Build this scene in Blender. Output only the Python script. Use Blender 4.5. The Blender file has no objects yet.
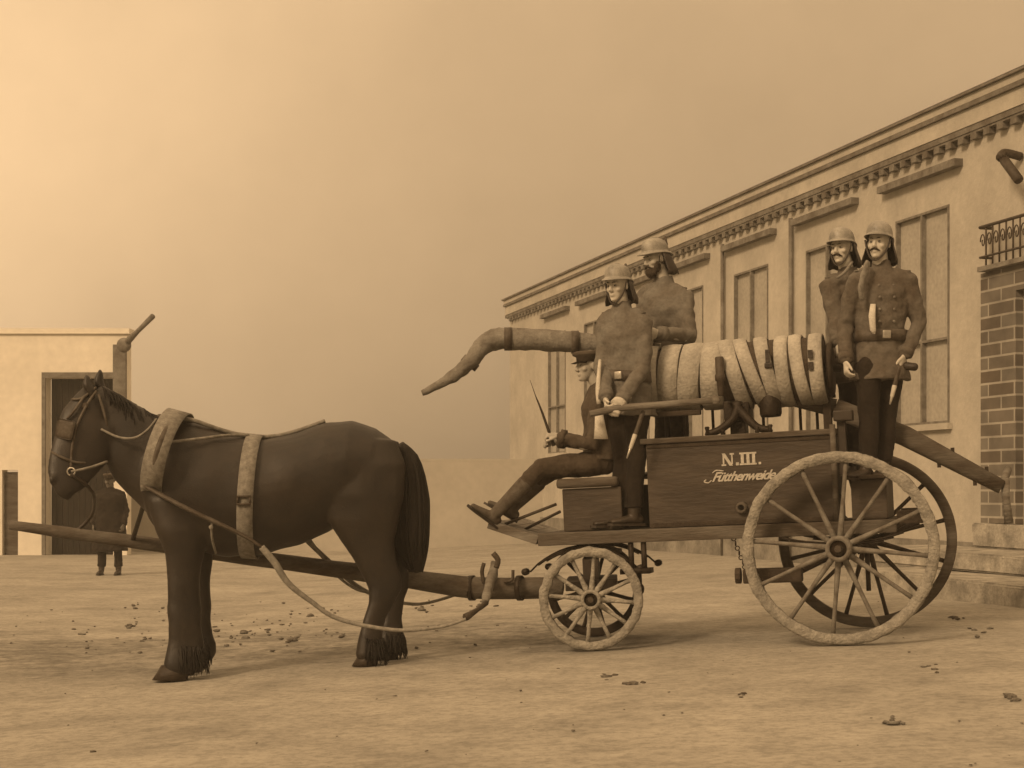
import bpy, bmesh, math, random
from mathutils import Vector, Matrix, noise, Quaternion
random.seed(7)
V = Vector
sc = bpy.context.scene
COL = sc.collection
F_PX, HOR, CAMH = 1650.0, 490.0, 1.244
def W(px, py, Y): return V(((px-512)/F_PX*Y, Y, CAMH+(HOR-py)/F_PX*Y))
def gz(x, y=0):
    xx = max(-3.5, min(3.5, x))
    return 0.048*xx
# ------------------------------------------------------------------ materials
TINT = (1.0, 0.93, 0.80)
def tint(v):
    k = max(0.0, min(1.0, (.16-v)/.14))     # the dark things are a redder brown
    return (v, v*(TINT[1]-.27*k), v*(TINT[2]-.42*k), 1)
MATS = {}
def mat(name, v, rough=0.8, var=0.3, scale=6.0, bump=0.2, bscale=None, v2=None, metal=0.0, stretch=(1,1,1), spec=0.3, fine=0.12):
    m = bpy.data.materials.new(name); m.use_nodes = True
    nt = m.node_tree; N = nt.nodes; L = nt.links; b = N['Principled BSDF']
    tc = N.new('ShaderNodeTexCoord'); mp = N.new('ShaderNodeMapping'); mp.inputs['Scale'].default_value = stretch
    L.new(tc.outputs['Object'], mp.inputs['Vector'])
    n1 = N.new('ShaderNodeTexNoise'); n1.inputs['Scale'].default_value = scale; n1.inputs['Detail'].default_value = 6; n1.inputs['Roughness'].default_value = .6
    n2 = N.new('ShaderNodeTexNoise'); n2.inputs['Scale'].default_value = scale*9; n2.inputs['Detail'].default_value = 4
    L.new(mp.outputs[0], n1.inputs['Vector']); L.new(mp.outputs[0], n2.inputs['Vector'])
    cr = N.new('ShaderNodeValToRGB')
    lo = v*(1-var); hi = v*(1+var) if v2 is None else v2
    cr.color_ramp.elements[0].position = .35; cr.color_ramp.elements[1].position = .68
    cr.color_ramp.elements[0].color = tint(lo); cr.color_ramp.elements[1].color = tint(hi)
    L.new(n1.outputs['Fac'], cr.inputs['Fac'])
    mx = N.new('ShaderNodeMixRGB'); mx.blend_type = 'MULTIPLY'; mx.inputs['Fac'].default_value = 1
    c2 = N.new('ShaderNodeValToRGB'); c2.color_ramp.elements[0].position = .3; c2.color_ramp.elements[1].position = .7
    c2.color_ramp.elements[0].color = (1-fine*2,)*3+(1,); c2.color_ramp.elements[1].color = (1,1,1,1)
    L.new(n2.outputs['Fac'], c2.inputs['Fac']); L.new(cr.outputs[0], mx.inputs[1]); L.new(c2.outputs[0], mx.inputs[2])
    L.new(mx.outputs[0], b.inputs['Base Color'])
    b.inputs['Roughness'].default_value = rough; b.inputs['Metallic'].default_value = metal
    b.inputs['Specular IOR Level'].default_value = spec
    if bump:
        bn = N.new('ShaderNodeTexNoise'); bn.inputs['Scale'].default_value = bscale or scale*5; bn.inputs['Detail'].default_value = 5
        L.new(mp.outputs[0], bn.inputs['Vector'])
        bp = N.new('ShaderNodeBump'); bp.inputs['Strength'].default_value = bump; bp.inputs['Distance'].default_value = .02
        L.new(bn.outputs['Fac'], bp.inputs['Height']); L.new(bp.outputs[0], b.inputs['Normal'])
    MATS[name] = m
    return m
M = MATS
mat('horsehair', .018, .52, .45, 2.5, .12, 90, spec=.5)
mat('mane', .009, .7, .3, 20, .5, 90, stretch=(1,1,.2))
mat('hoof', .04, .6, .3, 12)
mat('leather_dark', .03, .55, .3, 12, .2, spec=.4)
mat('leather_mid', .085, .6, .4, 10, .2)
mat('strap_pale', .21, .8, .3, 30, .3)
mat('rope', .26, .9, .25, 30, .4)
mat('skin', .52, .6, .12, 10, .08, spec=.3, fine=.06)
mat('skin_dim', .38, .6, .12, 10, .08, spec=.3, fine=.06)
mat('skin_far', .16, .7, .2, 10, .05)
mat('hair', .05, .8, .3, 30, .4)
mat('eye_white', .3, .3, .05, 10, 0)
mat('pupil', .02, .2, .05, 10, 0)
mat('coat', .112, .9, .22, 5, .35, 45)
mat('coat_pale', .15, .9, .2, 5, .35, 45)
mat('coat_driver', .075, .9, .25, 5, .35, 45)
mat('trousers', .017, .9, .3, 6, .35, 45)
mat('trousers_mid', .06, .9, .25, 6, .35, 45)
mat('boot', .035, .5, .35, 12, .25, spec=.5)
mat('boot_dusty', .09, .75, .4, 12, .25)
mat('helmet', .27, .5, .3, 9, .1, spec=.5)
mat('brass', .45, .35, .2, 20, .1, metal=.6)
mat('white_cloth', .55, .85, .12, 14, .3)
mat('paint', .050, .6, .3, 4, .25, 14, stretch=(.6,1,2.5), spec=.4)
mat('paint_dark', .03, .6, .3, 6, .2, spec=.4)
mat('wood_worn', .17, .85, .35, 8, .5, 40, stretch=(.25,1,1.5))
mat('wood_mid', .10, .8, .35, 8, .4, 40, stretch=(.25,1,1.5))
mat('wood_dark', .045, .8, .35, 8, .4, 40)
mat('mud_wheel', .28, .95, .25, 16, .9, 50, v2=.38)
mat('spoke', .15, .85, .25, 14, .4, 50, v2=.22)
mat('iron', .028, .55, .3, 14, .3, metal=.3)
mat('iron_mid', .06, .6, .3, 14, .3)
mat('hose', .40, .9, .22, 5, .5, 50, stretch=(1,1,1))
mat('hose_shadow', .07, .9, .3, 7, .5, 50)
mat('hose_suction', .19, .85, .3, 9, .5, 40)
mat('letter', .55, .7, .2, 40, 0, fine=.2)
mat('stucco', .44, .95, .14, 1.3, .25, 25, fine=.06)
mat('stucco_plinth', .24, .95, .35, 2.2, .5, 12)
mat('stucco_far', .42, .95, .07, .7, .15, 12, fine=.05)
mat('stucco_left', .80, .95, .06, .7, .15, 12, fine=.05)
mat('band', .17, .9, .3, 5, .4)  # dark tone paints shadow lines onto hoods, cornice and dentils
mat('pane', .38, .6, .12, 2, .05, spec=.5)
mat('frame', .19, .8, .3, 8, .2)
mat('pipe', .17, .7, .3, 5, .2)
mat('stone', .30, .95, .28, 4, .6, 18, v2=.48)
mat('stone_riser', .2, .95, .3, 4, .6, 18)
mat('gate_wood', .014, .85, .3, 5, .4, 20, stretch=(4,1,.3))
mat('tile', .20, .9, .3, 3, .5, 10)
mat('clod', .15, 1, .4, 12, .8)
mat('white_coat', .3, .9, .2, 12, .2)
def brick_mat():
    m = bpy.data.materials.new('brick'); m.use_nodes = True; nt = m.node_tree; N = nt.nodes; L = nt.links; b = N['Principled BSDF']
    tc = N.new('ShaderNodeTexCoord'); sp = N.new('ShaderNodeSeparateXYZ'); cb = N.new('ShaderNodeCombineXYZ')
    L.new(tc.outputs['Object'], sp.inputs[0]); L.new(sp.outputs[0], cb.inputs[0]); L.new(sp.outputs[2], cb.inputs[1])
    br = N.new('ShaderNodeTexBrick'); L.new(cb.outputs[0], br.inputs['Vector'])
    br.inputs['Scale'].default_value = 1; br.inputs['Brick Width'].default_value = .55; br.inputs['Row Height'].default_value = .155
    br.inputs['Mortar Size'].default_value = .014; br.inputs['Mortar Smooth'].default_value = .25
    br.inputs['Color1'].default_value = tint(.085); br.inputs['Color2'].default_value = tint(.15); br.inputs['Mortar'].default_value = tint(.30)
    no = N.new('ShaderNodeTexNoise'); no.inputs['Scale'].default_value = 3; no.inputs['Detail'].default_value = 8; L.new(tc.outputs['Object'], no.inputs['Vector'])
    mx = N.new('ShaderNodeMixRGB'); mx.blend_type = 'OVERLAY'; mx.inputs[0].default_value = .7
    L.new(br.outputs[0], mx.inputs[1]); L.new(no.outputs['Fac'], mx.inputs[2]); L.new(mx.outputs[0], b.inputs['Base Color'])
    bp = N.new('ShaderNodeBump'); bp.inputs['Strength'].default_value = .6; bp.invert = True; L.new(br.outputs['Fac'], bp.inputs['Height']); L.new(bp.outputs[0], b.inputs['Normal'])
    b.inputs['Roughness'].default_value = .95
    return m
M['brick'] = brick_mat()
def ground_mat():
    m = bpy.data.materials.new('packed_dirt'); m.use_nodes = True; nt = m.node_tree; N = nt.nodes; L = nt.links; b = N['Principled BSDF']
    tc = N.new('ShaderNodeTexCoord')
    def nz(s, d, r=.6):
        n = N.new('ShaderNodeTexNoise'); n.inputs['Scale'].default_value = s; n.inputs['Detail'].default_value = d; n.inputs['Roughness'].default_value = r
        L.new(tc.outputs['Object'], n.inputs['Vector']); return n
    def ramp(n, p0, c0, p1, c1):
        r = N.new('ShaderNodeValToRGB'); r.color_ramp.elements[0].position = p0; r.color_ramp.elements[1].position = p1
        r.color_ramp.elements[0].color = c0; r.color_ramp.elements[1].color = c1; L.new(n.outputs['Fac'], r.inputs['Fac']); return r
    g = lambda x: (x, x, x, 1)
    a = ramp(nz(.35, 6), .35, tint(.33), .65, tint(.41))
    bb = ramp(nz(2.2, 8, .7), .38, g(.80), .62, g(1))
    c = ramp(nz(16, 8, .75), .38, g(.72), .55, g(1))
    m1 = N.new('ShaderNodeMixRGB'); m1.blend_type = 'MULTIPLY'; m1.inputs[0].default_value = 1; L.new(a.outputs[0], m1.inputs[1]); L.new(bb.outputs[0], m1.inputs[2])
    m2 = N.new('ShaderNodeMixRGB'); m2.blend_type = 'MULTIPLY'; m2.inputs[0].default_value = 1; L.new(m1.outputs[0], m2.inputs[1]); L.new(c.outputs[0], m2.inputs[2])
    # trampled damp band in front of the waggon, where the hooves and wheels churned it
    sp = N.new('ShaderNodeSeparateXYZ'); L.new(tc.outputs['Object'], sp.inputs[0])
    def mr(src, a0, a1, b0, b1):
        n = N.new('ShaderNodeMapRange'); n.interpolation_type = 'SMOOTHSTEP'
        for i, v in zip((1,2,3,4), (a0,a1,b0,b1)): n.inputs[i].default_value = v
        L.new(src, n.inputs[0]); return n
    def mul(x, y):
        n = N.new('ShaderNodeMath'); n.operation = 'MULTIPLY'; L.new(x, n.inputs[0]); L.new(y, n.inputs[1]); return n
    dn = nz(1.1, 5); dm = N.new('ShaderNodeMath'); dm.operation = 'MULTIPLY_ADD'; dm.inputs[1].default_value = 4.0; L.new(dn.outputs['Fac'], dm.inputs[0]); L.new(sp.outputs[1], dm.inputs[2])
    band = mul(mr(dm.outputs[0], 14.2, 15.2, 0, 1).outputs[0], mr(dm.outputs[0], 19.0, 17.0, 0, 1).outputs[0])
    band = mul(band.outputs[0], mr(sp.outputs[0], 2.2, .2, 0, 1).outputs[0])
    cl = ramp(nz(5, 9, .75), .40, g(.50), .60, g(.92))
    m3 = N.new('ShaderNodeMixRGB'); m3.blend_type = 'MULTIPLY'; L.new(band.outputs[0], m3.inputs[0]); L.new(m2.outputs[0], m3.inputs[1]); L.new(cl.outputs[0], m3.inputs[2])
    st_ = ramp(nz(.9, 5, .65), .50, g(1), .66, g(.82))
    m4 = N.new('ShaderNodeMixRGB'); m4.blend_type = 'MULTIPLY'; m4.inputs[0].default_value = 1; L.new(m3.outputs[0], m4.inputs[1]); L.new(st_.outputs[0], m4.inputs[2]); m3 = m4
    L.new(m3.outputs[0], b.inputs['Base Color']); b.inputs['Roughness'].default_value = 1; b.inputs['Specular IOR Level'].default_value = .1
    bp = N.new('ShaderNodeBump'); bp.inputs['Strength'].default_value = .5; bp.inputs['Distance'].default_value = .03
    bn = nz(9, 10, .7); L.new(bn.outputs['Fac'], bp.inputs['Height']); L.new(bp.outputs[0], b.inputs['Normal'])
    return m
M['ground'] = ground_mat()
# ------------------------------------------------------------------ mesh helpers
MW = {}
TR = Matrix.Translation
def tag(o, label=None, cat=None, group=None, kind=None):
    if label: o['label'] = label
    if cat: o['category'] = cat
    if group: o['group'] = group
    if kind: o['kind'] = kind
    return o
def empty(name, mw, parent=None):
    o = bpy.data.objects.new(name, None); COL.objects.link(o); o.empty_display_size = .2
    if isinstance(mw, Vector): mw = Matrix.Translation(mw)
    o.matrix_world = mw; MW[o.name] = mw.copy()
    if parent: 
        o.parent = parent; o.matrix_basis = MW[parent.name].inverted() @ mw
    return o
def emit(name, bm, m, parent=None, smooth=True, local=None, recalc=True):
    """bm in world coordinates (or, with local=Matrix, in that frame)."""
    if recalc: bmesh.ops.recalc_face_normals(bm, faces=bm.faces[:])
    me = bpy.data.meshes.new(name); bm.to_mesh(me); bm.free()
    if smooth:
        for p in me.polygons: p.use_smooth = True
    ms = m if isinstance(m, (list, tuple)) else [m]
    for q in ms: me.materials.append(M[q])
    o = bpy.data.objects.new(name, me); COL.objects.link(o)
    if parent is not None:
        pm = MW[parent.name]
        o.parent = parent
        if local is None:
            # origin at the middle of the part's own box
            me.transform(pm.inverted())
        # local frames equal the parent's frame
        MW[o.name] = pm.copy()
    else:
        lm = local or Matrix.Identity(4)
        o.matrix_world = lm; MW[o.name] = lm.copy()
    return o
def BM(): return bmesh.new()
def loft(bm, rings, n=20, p=2.0):
    prev = None; first = None
    for c, a, b in rings:
        vs = []
        for i in range(n):
            t = 2*math.pi*i/n; ct, st = math.cos(t), math.sin(t)
            if p != 2.0:
                ct = math.copysign(abs(ct)**(2/p), ct); st = math.copysign(abs(st)**(2/p), st)
            vs.append(bm.verts.new(c + a*ct + b*st))
        if prev:
            for i in range(n): bm.faces.new((prev[i], prev[(i+1)%n], vs[(i+1)%n], vs[i]))
        else: first = vs
        prev = vs
    bm.faces.new(first[::-1]); bm.faces.new(prev)
def cap_rings(rings, k=.5):
    """rounded ends"""
    (c0,a0,b0), (c1,a1,b1) = rings[0], rings[1]; d = (c0-c1).normalized(); r = (a0.length+b0.length)/2*k*1.6
    head = [(c0+d*r*.95, a0*.25, b0*.25), (c0+d*r*.8, a0*.6, b0*.6), (c0+d*r*.45, a0*.88, b0*.88)]
    (c0,a0,b0), (c1,a1,b1) = rings[-1], rings[-2]; d = (c0-c1).normalized(); r = (a0.length+b0.length)/2*k*1.6
    tail = [(c0+d*r*.45, a0*.88, b0*.88), (c0+d*r*.8, a0*.6, b0*.6), (c0+d*r*.95, a0*.25, b0*.25)]
    return head + rings + tail
def tube(bm, pts, rad, n=10, ref=None, cap=False, sub=0, flat=1.0, p=2.0):
    """pts list of Vectors, rad list or number; flat scales the second radius"""
    pts = [V(q) for q in pts]
    if not isinstance(rad, (list, tuple)): rad = [rad]*len(pts)
    if sub:
        np_, nr = [], []
        k = len(pts)
        for i in range(k-1):
            p0 = pts[max(0,i-1)]; p1 = pts[i]; p2 = pts[i+1]; p3 = pts[min(k-1,i+2)]
            for j in range(sub):
                t = j/sub
                np_.append(.5*((2*p1)+(p2-p0)*t+(2*p0-5*p1+4*p2-p3)*t*t+(3*p1-p0-3*p2+p3)*t**3)); nr.append(rad[i]*(1-t)+rad[i+1]*t)
        np_.append(pts[-1]); nr.append(rad[-1]); pts, rad = np_, nr
    rings = []; up = V(ref) if ref is not None else None
    for i, q in enumerate(pts):
        d = (pts[min(i+1,len(pts)-1)]-pts[max(i-1,0)]).normalized()
        if up is None: up = V((0,0,1)) if abs(d.z) < .9 else V((0,1,0))
        a = (up - d*up.dot(d))
        if a.length < 1e-4: a = d.orthogonal()
        a.normalize(); b = d.cross(a)
        if ref is None: up = a
        rings.append((q, a*rad[i], b*rad[i]*flat))
    if cap: rings = cap_rings(rings)
    loft(bm, rings, n, p)
def box(bm, lo, hi, mw=None, bev=0):
    lo, hi = V(lo), V(hi); c = (lo+hi)/2; s = hi-lo
    m = Matrix.Translation(c) @ Matrix.Diagonal((abs(s.x), abs(s.y), abs(s.z), 1))
    if mw is not None: m = mw @ m
    r = bmesh.ops.create_cube(bm, size=1, matrix=m)
    if bev:
        es = list({e for v in r['verts'] for e in v.link_edges})
        bmesh.ops.bevel(bm, geom=es, offset=bev, segments=2, affect='EDGES', profile=.6)
    return r['verts']
def ell(bm, c, r, mw=None, u=20, v=14):
    m = Matrix.Translation(V(c)) @ Matrix.Diagonal((r[0], r[1], r[2], 1))
    if mw is not None: m = mw @ m
    bmesh.ops.create_uvsphere(bm, u_segments=u, v_segments=v, radius=1, matrix=m)
def lathe(bm, prof, mw=None, n=48, closed=False):
    """prof: (r, y) revolved round the local y axis"""
    mw = mw or Matrix.Identity(4); rows = []
    for i in range(n):
        t = 2*math.pi*i/n
        rows.append([bm.verts.new(mw @ V((r*math.cos(t), y, r*math.sin(t)))) for r, y in prof])
    k = len(prof)
    for i in range(n):
        a, b = rows[i], rows[(i+1)%n]
        for j in range(k if closed else k-1):
            bm.faces.new((a[j], a[(j+1)%k], b[(j+1)%k], b[j]))
    if not closed:
        bm.faces.new([r[0] for r in rows][::-1]); bm.faces.new([r[-1] for r in rows])
def disp(bm, amp, freq, seed=0, aniso=(1,1,1)):
    bm.normal_update()
    for v in bm.verts:
        q = V((v.co.x*aniso[0], v.co.y*aniso[1], v.co.z*aniso[2]))*freq + V((seed, seed*1.7, 0))
        v.co += v.normal*(noise.noise(q)*amp)
def remesh(bm, vox, smooth=6, fac=.5, amp=0, freq=8, seed=0, aniso=(1,1,1), amp2=0, freq2=30):
    bmesh.ops.recalc_face_normals(bm, faces=bm.faces[:])
    me = bpy.data.meshes.new('tmp'); bm.to_mesh(me); bm.free()
    o = bpy.data.objects.new('tmp', me); COL.objects.link(o)
    r = o.modifiers.new('r', 'REMESH'); r.mode = 'VOXEL'; r.voxel_size = vox; r.adaptivity = 0
    if smooth:
        s = o.modifiers.new('s', 'SMOOTH'); s.iterations = smooth; s.factor = fac
    dg = bpy.context.evaluated_depsgraph_get(); dg.update()
    me2 = bpy.data.meshes.new_from_object(o.evaluated_get(dg))
    bpy.data.objects.remove(o); bpy.data.meshes.remove(me)
    b2 = BM(); b2.from_mesh(me2); bpy.data.meshes.remove(me2)
    if amp: disp(b2, amp, freq, seed, aniso)
    if amp2: disp(b2, amp2, freq2, seed+5)
    return b2
def frame(origin, fwd, up=V((0,0,1))):
    """matrix with x = fwd, z ~ up"""
    x = V(fwd).normalized(); z = (up - x*up.dot(x)).normalized(); y = z.cross(x)
    m = Matrix(((x.x,y.x,z.x,origin[0]),(x.y,y.y,z.y,origin[1]),(x.z,y.z,z.z,origin[2]),(0,0,0,1)))
    return m
# ------------------------------------------------------------------ ground
bm = BM()
xs = [-400,-120,-50,-25,-14] + [-10+i*.25 for i in range(81)] + [14,25,50,120,400]
ys = [-60,-20,0,4,6] + [7+i*.25 for i in range(65)] + [25,28,32,38,50,80,150,300,600]
grid = []
for y in ys:
    row = []
    for x in xs:
        z = gz(x) + (.012*noise.noise(V((x*.7, y*.7, 3)))+.006*noise.noise(V((x*3, y*3, 9))) if abs(x) < 10 and 7 < y < 23 else 0)
        row.append(bm.verts.new((x, y, z-.006)))
    grid.append(row)
for j in range(len(ys)-1):
    for i in range(len(xs)-1): bm.faces.new((grid[j][i], grid[j][i+1], grid[j+1][i+1], grid[j+1][i]))
tag(emit('ground', bm, 'ground'), 'pale packed dirt street with trampled patches', kind='structure')
bm = BM()
def clod(x, y, r):
    mw = Matrix.Translation(V((x, y, gz(x)+r*.1))) @ Matrix.Rotation(random.random()*6, 4, 'Z')
    s = bmesh.ops.create_icosphere(bm, subdivisions=1, radius=1, matrix=mw @ Matrix.Diagonal((r, r*random.uniform(.5,.9), r*random.uniform(.25,.5), 1)))
    for v in s['verts']: v.co += V((random.uniform(-1,1), random.uniform(-1,1), random.uniform(-.4,.4)))*r*.22
def gpt(px, py):
    Y = 12.
    for _ in range(6):
        Y = F_PX*(CAMH-gz((px-512)/F_PX*Y))/(py-HOR)
    return ((px-512)/F_PX*Y, Y)
for i in range(170):
    px = random.gauss(230, 130); py = random.gauss(628, 17)
    if py < 598: continue
    clod(*gpt(px, py), abs(random.gauss(0, .014))+.006)
for i in range(80):
    clod(*gpt(random.uniform(0,1024), random.uniform(600,768)), abs(random.gauss(0,.006))+.003)
for px, py, r in ((135,607,.05),(85,632,.05),(130,626,.06),(243,633,.07),(290,640,.07),(612,677,.06),(636,685,.06),(958,618,.05),(975,631,.05),(932,667,.04),(741,696,.03),(1010,700,.05),(895,722,.045),(425,608,.09),(480,606,.06),(330,612,.05),(150,640,.04)):
    for k in range(6):
        x, y = gpt(px+random.gauss(0,5), py+random.gauss(0,2)); clod(x, y, r*random.uniform(.3,.8))
tag(emit('dirt_clods', bm, 'clod'), 'loose clods and droppings strewn over the dirt street', 'dirt', kind='stuff')
# ------------------------------------------------------------------ town house on the right
def FR(o, d):  # frame: x along d (away), y toward street side (outward)... right handed
    d = V(d).normalized(); y = V((-d.y, d.x, 0))
    return Matrix(((d.x,y.x,0,o[0]),(d.y,y.y,0,o[1]),(0,0,1,o[2]),(0,0,0,1)))
hm = FR((5.08, 21.35, 0), (-.254, .967))      # local x=t, y=outward to the street, z=world up
house = empty('town_house', hm); tag(house, 'long pale stucco building with dentilled cornice painted dark for its shadow lines and brick door surround behind the fire engine', 'building')
def hbox(bm, t0, t1, o0, o1, z0, z1, bev=0): box(bm, (t0,o0,z0), (t1,o1,z1), bev=bev)
def hemit(n, bm, m, parent=None, smooth=False): return emit(n, bm, m, parent or house, smooth, local=True)
cents = [-.46+2.75*k for k in range(0, 7)]
wz0, wz1 = 2.07, 4.75
bm = BM()
T0, T1 = -8.0, 20.2
cuts = [(-4.2, -2.8, .80, 3.5)] + [(c-.68, c+.68, wz0, wz1) for c in cents]
cur = T0
for a, b, z0, z1 in cuts:
    hbox(bm, cur, a, -.4, 0, .0, 5.75); hbox(bm, a, b, -.4, 0, 0, z0); hbox(bm, a, b, -.4, 0, z1, 5.75); cur = b
hbox(bm, cur, T1, -.4, 0, 0, 5.75)
hbox(bm, T0, T0+.4, -9, -.4, 0, 5.75); hbox(bm, T1-.4, T1, -9, -.4, 0, 5.75); hbox(bm, T0, T1, -9.4, -9, 0, 5.75)
hemit('wall', bm, 'stucco')
bm = BM()
hbox(bm, -2.0, T1, .003, .06, -.1, .62); hemit('plinth', bm, 'stucco_plinth')
bm = BM()
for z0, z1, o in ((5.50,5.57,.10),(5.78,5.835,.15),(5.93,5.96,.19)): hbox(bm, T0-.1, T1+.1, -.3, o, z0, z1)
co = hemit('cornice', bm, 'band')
bm = BM()
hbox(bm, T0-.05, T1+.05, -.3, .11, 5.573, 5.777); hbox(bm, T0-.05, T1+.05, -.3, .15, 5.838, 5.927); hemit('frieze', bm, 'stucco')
bm = BM(); out_ = [(T0,5.497)]; t = T0
while t < T1-.3: out_ += [(t,5.40),(t+.13,5.40),(t+.1301,5.47),(t+.2899,5.47)]; t += .29
out_ += [(t, 5.497)]
fa = [bm.verts.new((x,.003,z)) for x, z in out_]; fb_ = [bm.verts.new((x,.09,z)) for x, z in out_]
for i in range(len(fa)):
    j = (i+1) % len(fa); bm.faces.new((fa[i], fa[j], fb_[j], fb_[i]))
for i in range(1, len(fa)-2, 4):
    for L_ in (fa, fb_): bm.faces.new((L_[i], L_[i+1], L_[i+2], bm.verts.new((out_[i][0], .003 if L_ is fa else .09, 5.47))))
for yy in (.004, .089):
    q = [bm.verts.new((x, yy, z)) for x, z in ((T0,5.47),(t,5.47),(t,5.497),(T0,5.497))]; bm.faces.new(q)
bmesh.ops.remove_doubles(bm, verts=bm.verts[:], dist=.0015)
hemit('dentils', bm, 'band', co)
bm = BM()
v = [(T0-.2,.19,5.96),(T1+.2,.19,5.96),(T1+.2,-4.7,6.5),(T0-.2,-4.7,6.5),(T0-.2,-9.6,5.96),(T1+.2,-9.6,5.96)]
vv = [bm.verts.new(V(q)+V((0,0,.006))) for q in v]; bm.faces.new(vv[:4]); bm.faces.new((vv[3],vv[2],vv[5],vv[4]))
for q in ((0,3,4),(1,5,2)): bm.faces.new([vv[i] for i in q])
hemit('roof', bm, 'stucco_far')
def window(parent, em, bx, c, z0, z1, w=1.36, y=-.055, cross=3.1, fm='frame'):
    bm = BM(); f = .03
    for a, b, q, r in ((c-w/2, c-w/2+f, z0, z1), (c+w/2-f, c+w/2, z0, z1), (c-.02, c+.02, z0, z1), (c-w/2+f, c-.02, z1-f, z1), (c+.02, c+w/2-f, z1-f, z1), (c-w/2+f, c-.02, z0, z0+f), (c+.02, c+w/2-f, z0, z0+f), (c-w/2+f, c-.02, cross, cross+.03), (c+.02, c+w/2-f, cross, cross+.03)):
        bx(bm, a, b, y, y+.07, q, r)
    wo = em('window', bm, fm, parent)
    bm = BM(); bx(bm, c-w/2+.002, c+w/2-.002, y-.03, y-.004+.01, z0+.002, z1-.002)
    em('pane', bm, 'pane', wo)
    return wo
for c in cents:
    window(house, hemit, hbox, c, wz0, wz1)
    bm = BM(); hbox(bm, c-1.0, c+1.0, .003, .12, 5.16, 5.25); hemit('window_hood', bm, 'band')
    bm = BM(); hbox(bm, c-.75, c+.75, .003, .07, wz0-.08, wz0-.003); hemit('window_sill', bm, 'stucco')
for tt in (3.4, 6.1):
    bm = BM(); tube(bm, [(tt,.06,.1),(tt,.06,5.3)], .032, 12); hemit('drainpipe', bm, 'pipe', smooth=True)
bm = BM()
hbox(bm, -2.78, -2.03, .003, .1, .86, 3.78); hbox(bm, -4.95, -4.22, .003, .1, .86, 3.78); hbox(bm, -4.218, -2.782, .003, .1, 3.5, 3.78)
hemit('door_surround', bm, 'brick')
bm = BM(); hbox(bm, -4.18, -2.82, -.3, -.2, .86, 3.48)
dr = hemit('door', bm, 'wood_dark')
bm = BM()
for z0, z1 in ((1.0,1.9),(2.05,3.3)):
    for a, b in ((-4.05,-3.58),(-3.42,-2.95)): hbox(bm, a, b, -.198, -.175, z0, z1, .01)
hemit('door_panel', bm, 'wood_mid', dr)
bm = BM(); hbox(bm, -5.0, -2.12, .003, .20, 3.785, 3.84); bal = hemit('balcony', bm, 'stone_riser')
bm = BM()
tube(bm, [(-5,.18,4.3),(-2.15,.18,4.3),(-2.15,.02,4.3)], .02, 8); tube(bm, [(-5,.18,3.95),(-2.15,.18,3.95),(-2.15,.02,3.95)], .014, 8)
for i in range(20):
    t = -5+i*.143
    tube(bm, [(t,.18,3.84),(t,.18,4.3)], .012, 6)
    pts = [(t+.07+.055*math.cos(a*.5)*(1-a/18), .18, 4.13+.10*math.sin(a*.5)*(1-a/18)) for a in range(16)]
    tube(bm, pts, .008, 5)
tube(bm, [(-2.15,.1,3.84),(-2.15,.1,4.3)], .012, 6)
hemit('balcony_railing', bm, 'iron_mid', bal, True)
# lantern arm over the balcony
bm = BM(); tube(bm, [(-2.75,.02,5.02),(-2.75,.22,5.05),(-2.8,.30,4.98)], [.05,.05,.06], 8, sub=4); tube(bm, [(-2.8,.26,4.96),(-3.1,.26,4.68)], .055, 10); hemit('wall_bracket', bm, 'iron_mid', None, True)
# entrance steps
st = empty('entrance_steps', hm @ Matrix.Translation(V((-3, 1, .17)))); tag(st, 'worn stone entrance steps with three broad treads at the right edge', 'steps')
def wl(p): return hm.inverted() @ V(p)
c3 = wl((4.49,15.7,0)); c2 = wl((4.83,17.8,0)); c1 = wl((5.50,19.2,0))
for c, z0, z1, far in ((c3,.0,.37,-2.4), (c2,.372,.57,-.9), (c1,.572,.855,-1.9)):
    bm = BM()
    vs = box(bm, (c.x-(2.2 if c is c3 else 3.5), .065, z0), (max(c.x+.1, far), c.y, z1), hm)
    if c is c3:
        pass
    bmesh.ops.bevel(bm, geom=bm.edges[:], offset=.02, segments=2, affect='EDGES')
    bmesh.ops.subdivide_edges(bm, edges=bm.edges[:], cuts=5, use_grid_fill=True); disp(bm, .02, 3, 4)
    emit('step', bm, 'stone', st, False)
# ------------------------------------------------------------------ gatehouse, left
LY = 35.9
def lx(px, Y=LY): return (px-512)/F_PX*Y
def lz(py, Y=LY): return CAMH+(HOR-py)/F_PX*Y
gm = Matrix.Translation(V((lx(60), LY, -.17)))
gate = empty('gateway_wall', gm); tag(gate, 'bright pale yard wall with tall dark gateway at the far left behind the horse', 'wall')
def wbox(bm, x0, x1, y0, y1, z0, z1, **k): box(bm, (x0,y0,z0), (x1,y1,z1), **k)
xa, xb, xc, xd, xe = lx(-60), lx(2), lx(18), lx(46), lx(127)
zt = lz(378); ztop = lz(334)
bm = BM()
wbox(bm, xa, xb, LY, LY+.4, -.3, ztop); wbox(bm, xb, xc, LY, LY+.4, lz(470), ztop); wbox(bm, xc, xd, LY, LY+.4, -.3, ztop)
wbox(bm, xd, xe-.3, LY, LY+.4, zt, ztop); wbox(bm, xe-.3, xe, LY, LY+.4, -.3, ztop)
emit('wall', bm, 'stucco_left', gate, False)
bm = BM()
n = 11
for i in range(n):
    a = xd+.05+(xe-.35-xd-.05)*i/n; b = xd+.05+(xe-.35-xd-.05)*(i+1)/n-.012
    wbox(bm, a, b, LY+.25, LY+.31, -.17, zt+.02)
gd = emit('gate_door', bm, 'gate_wood', gate, False)
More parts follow.
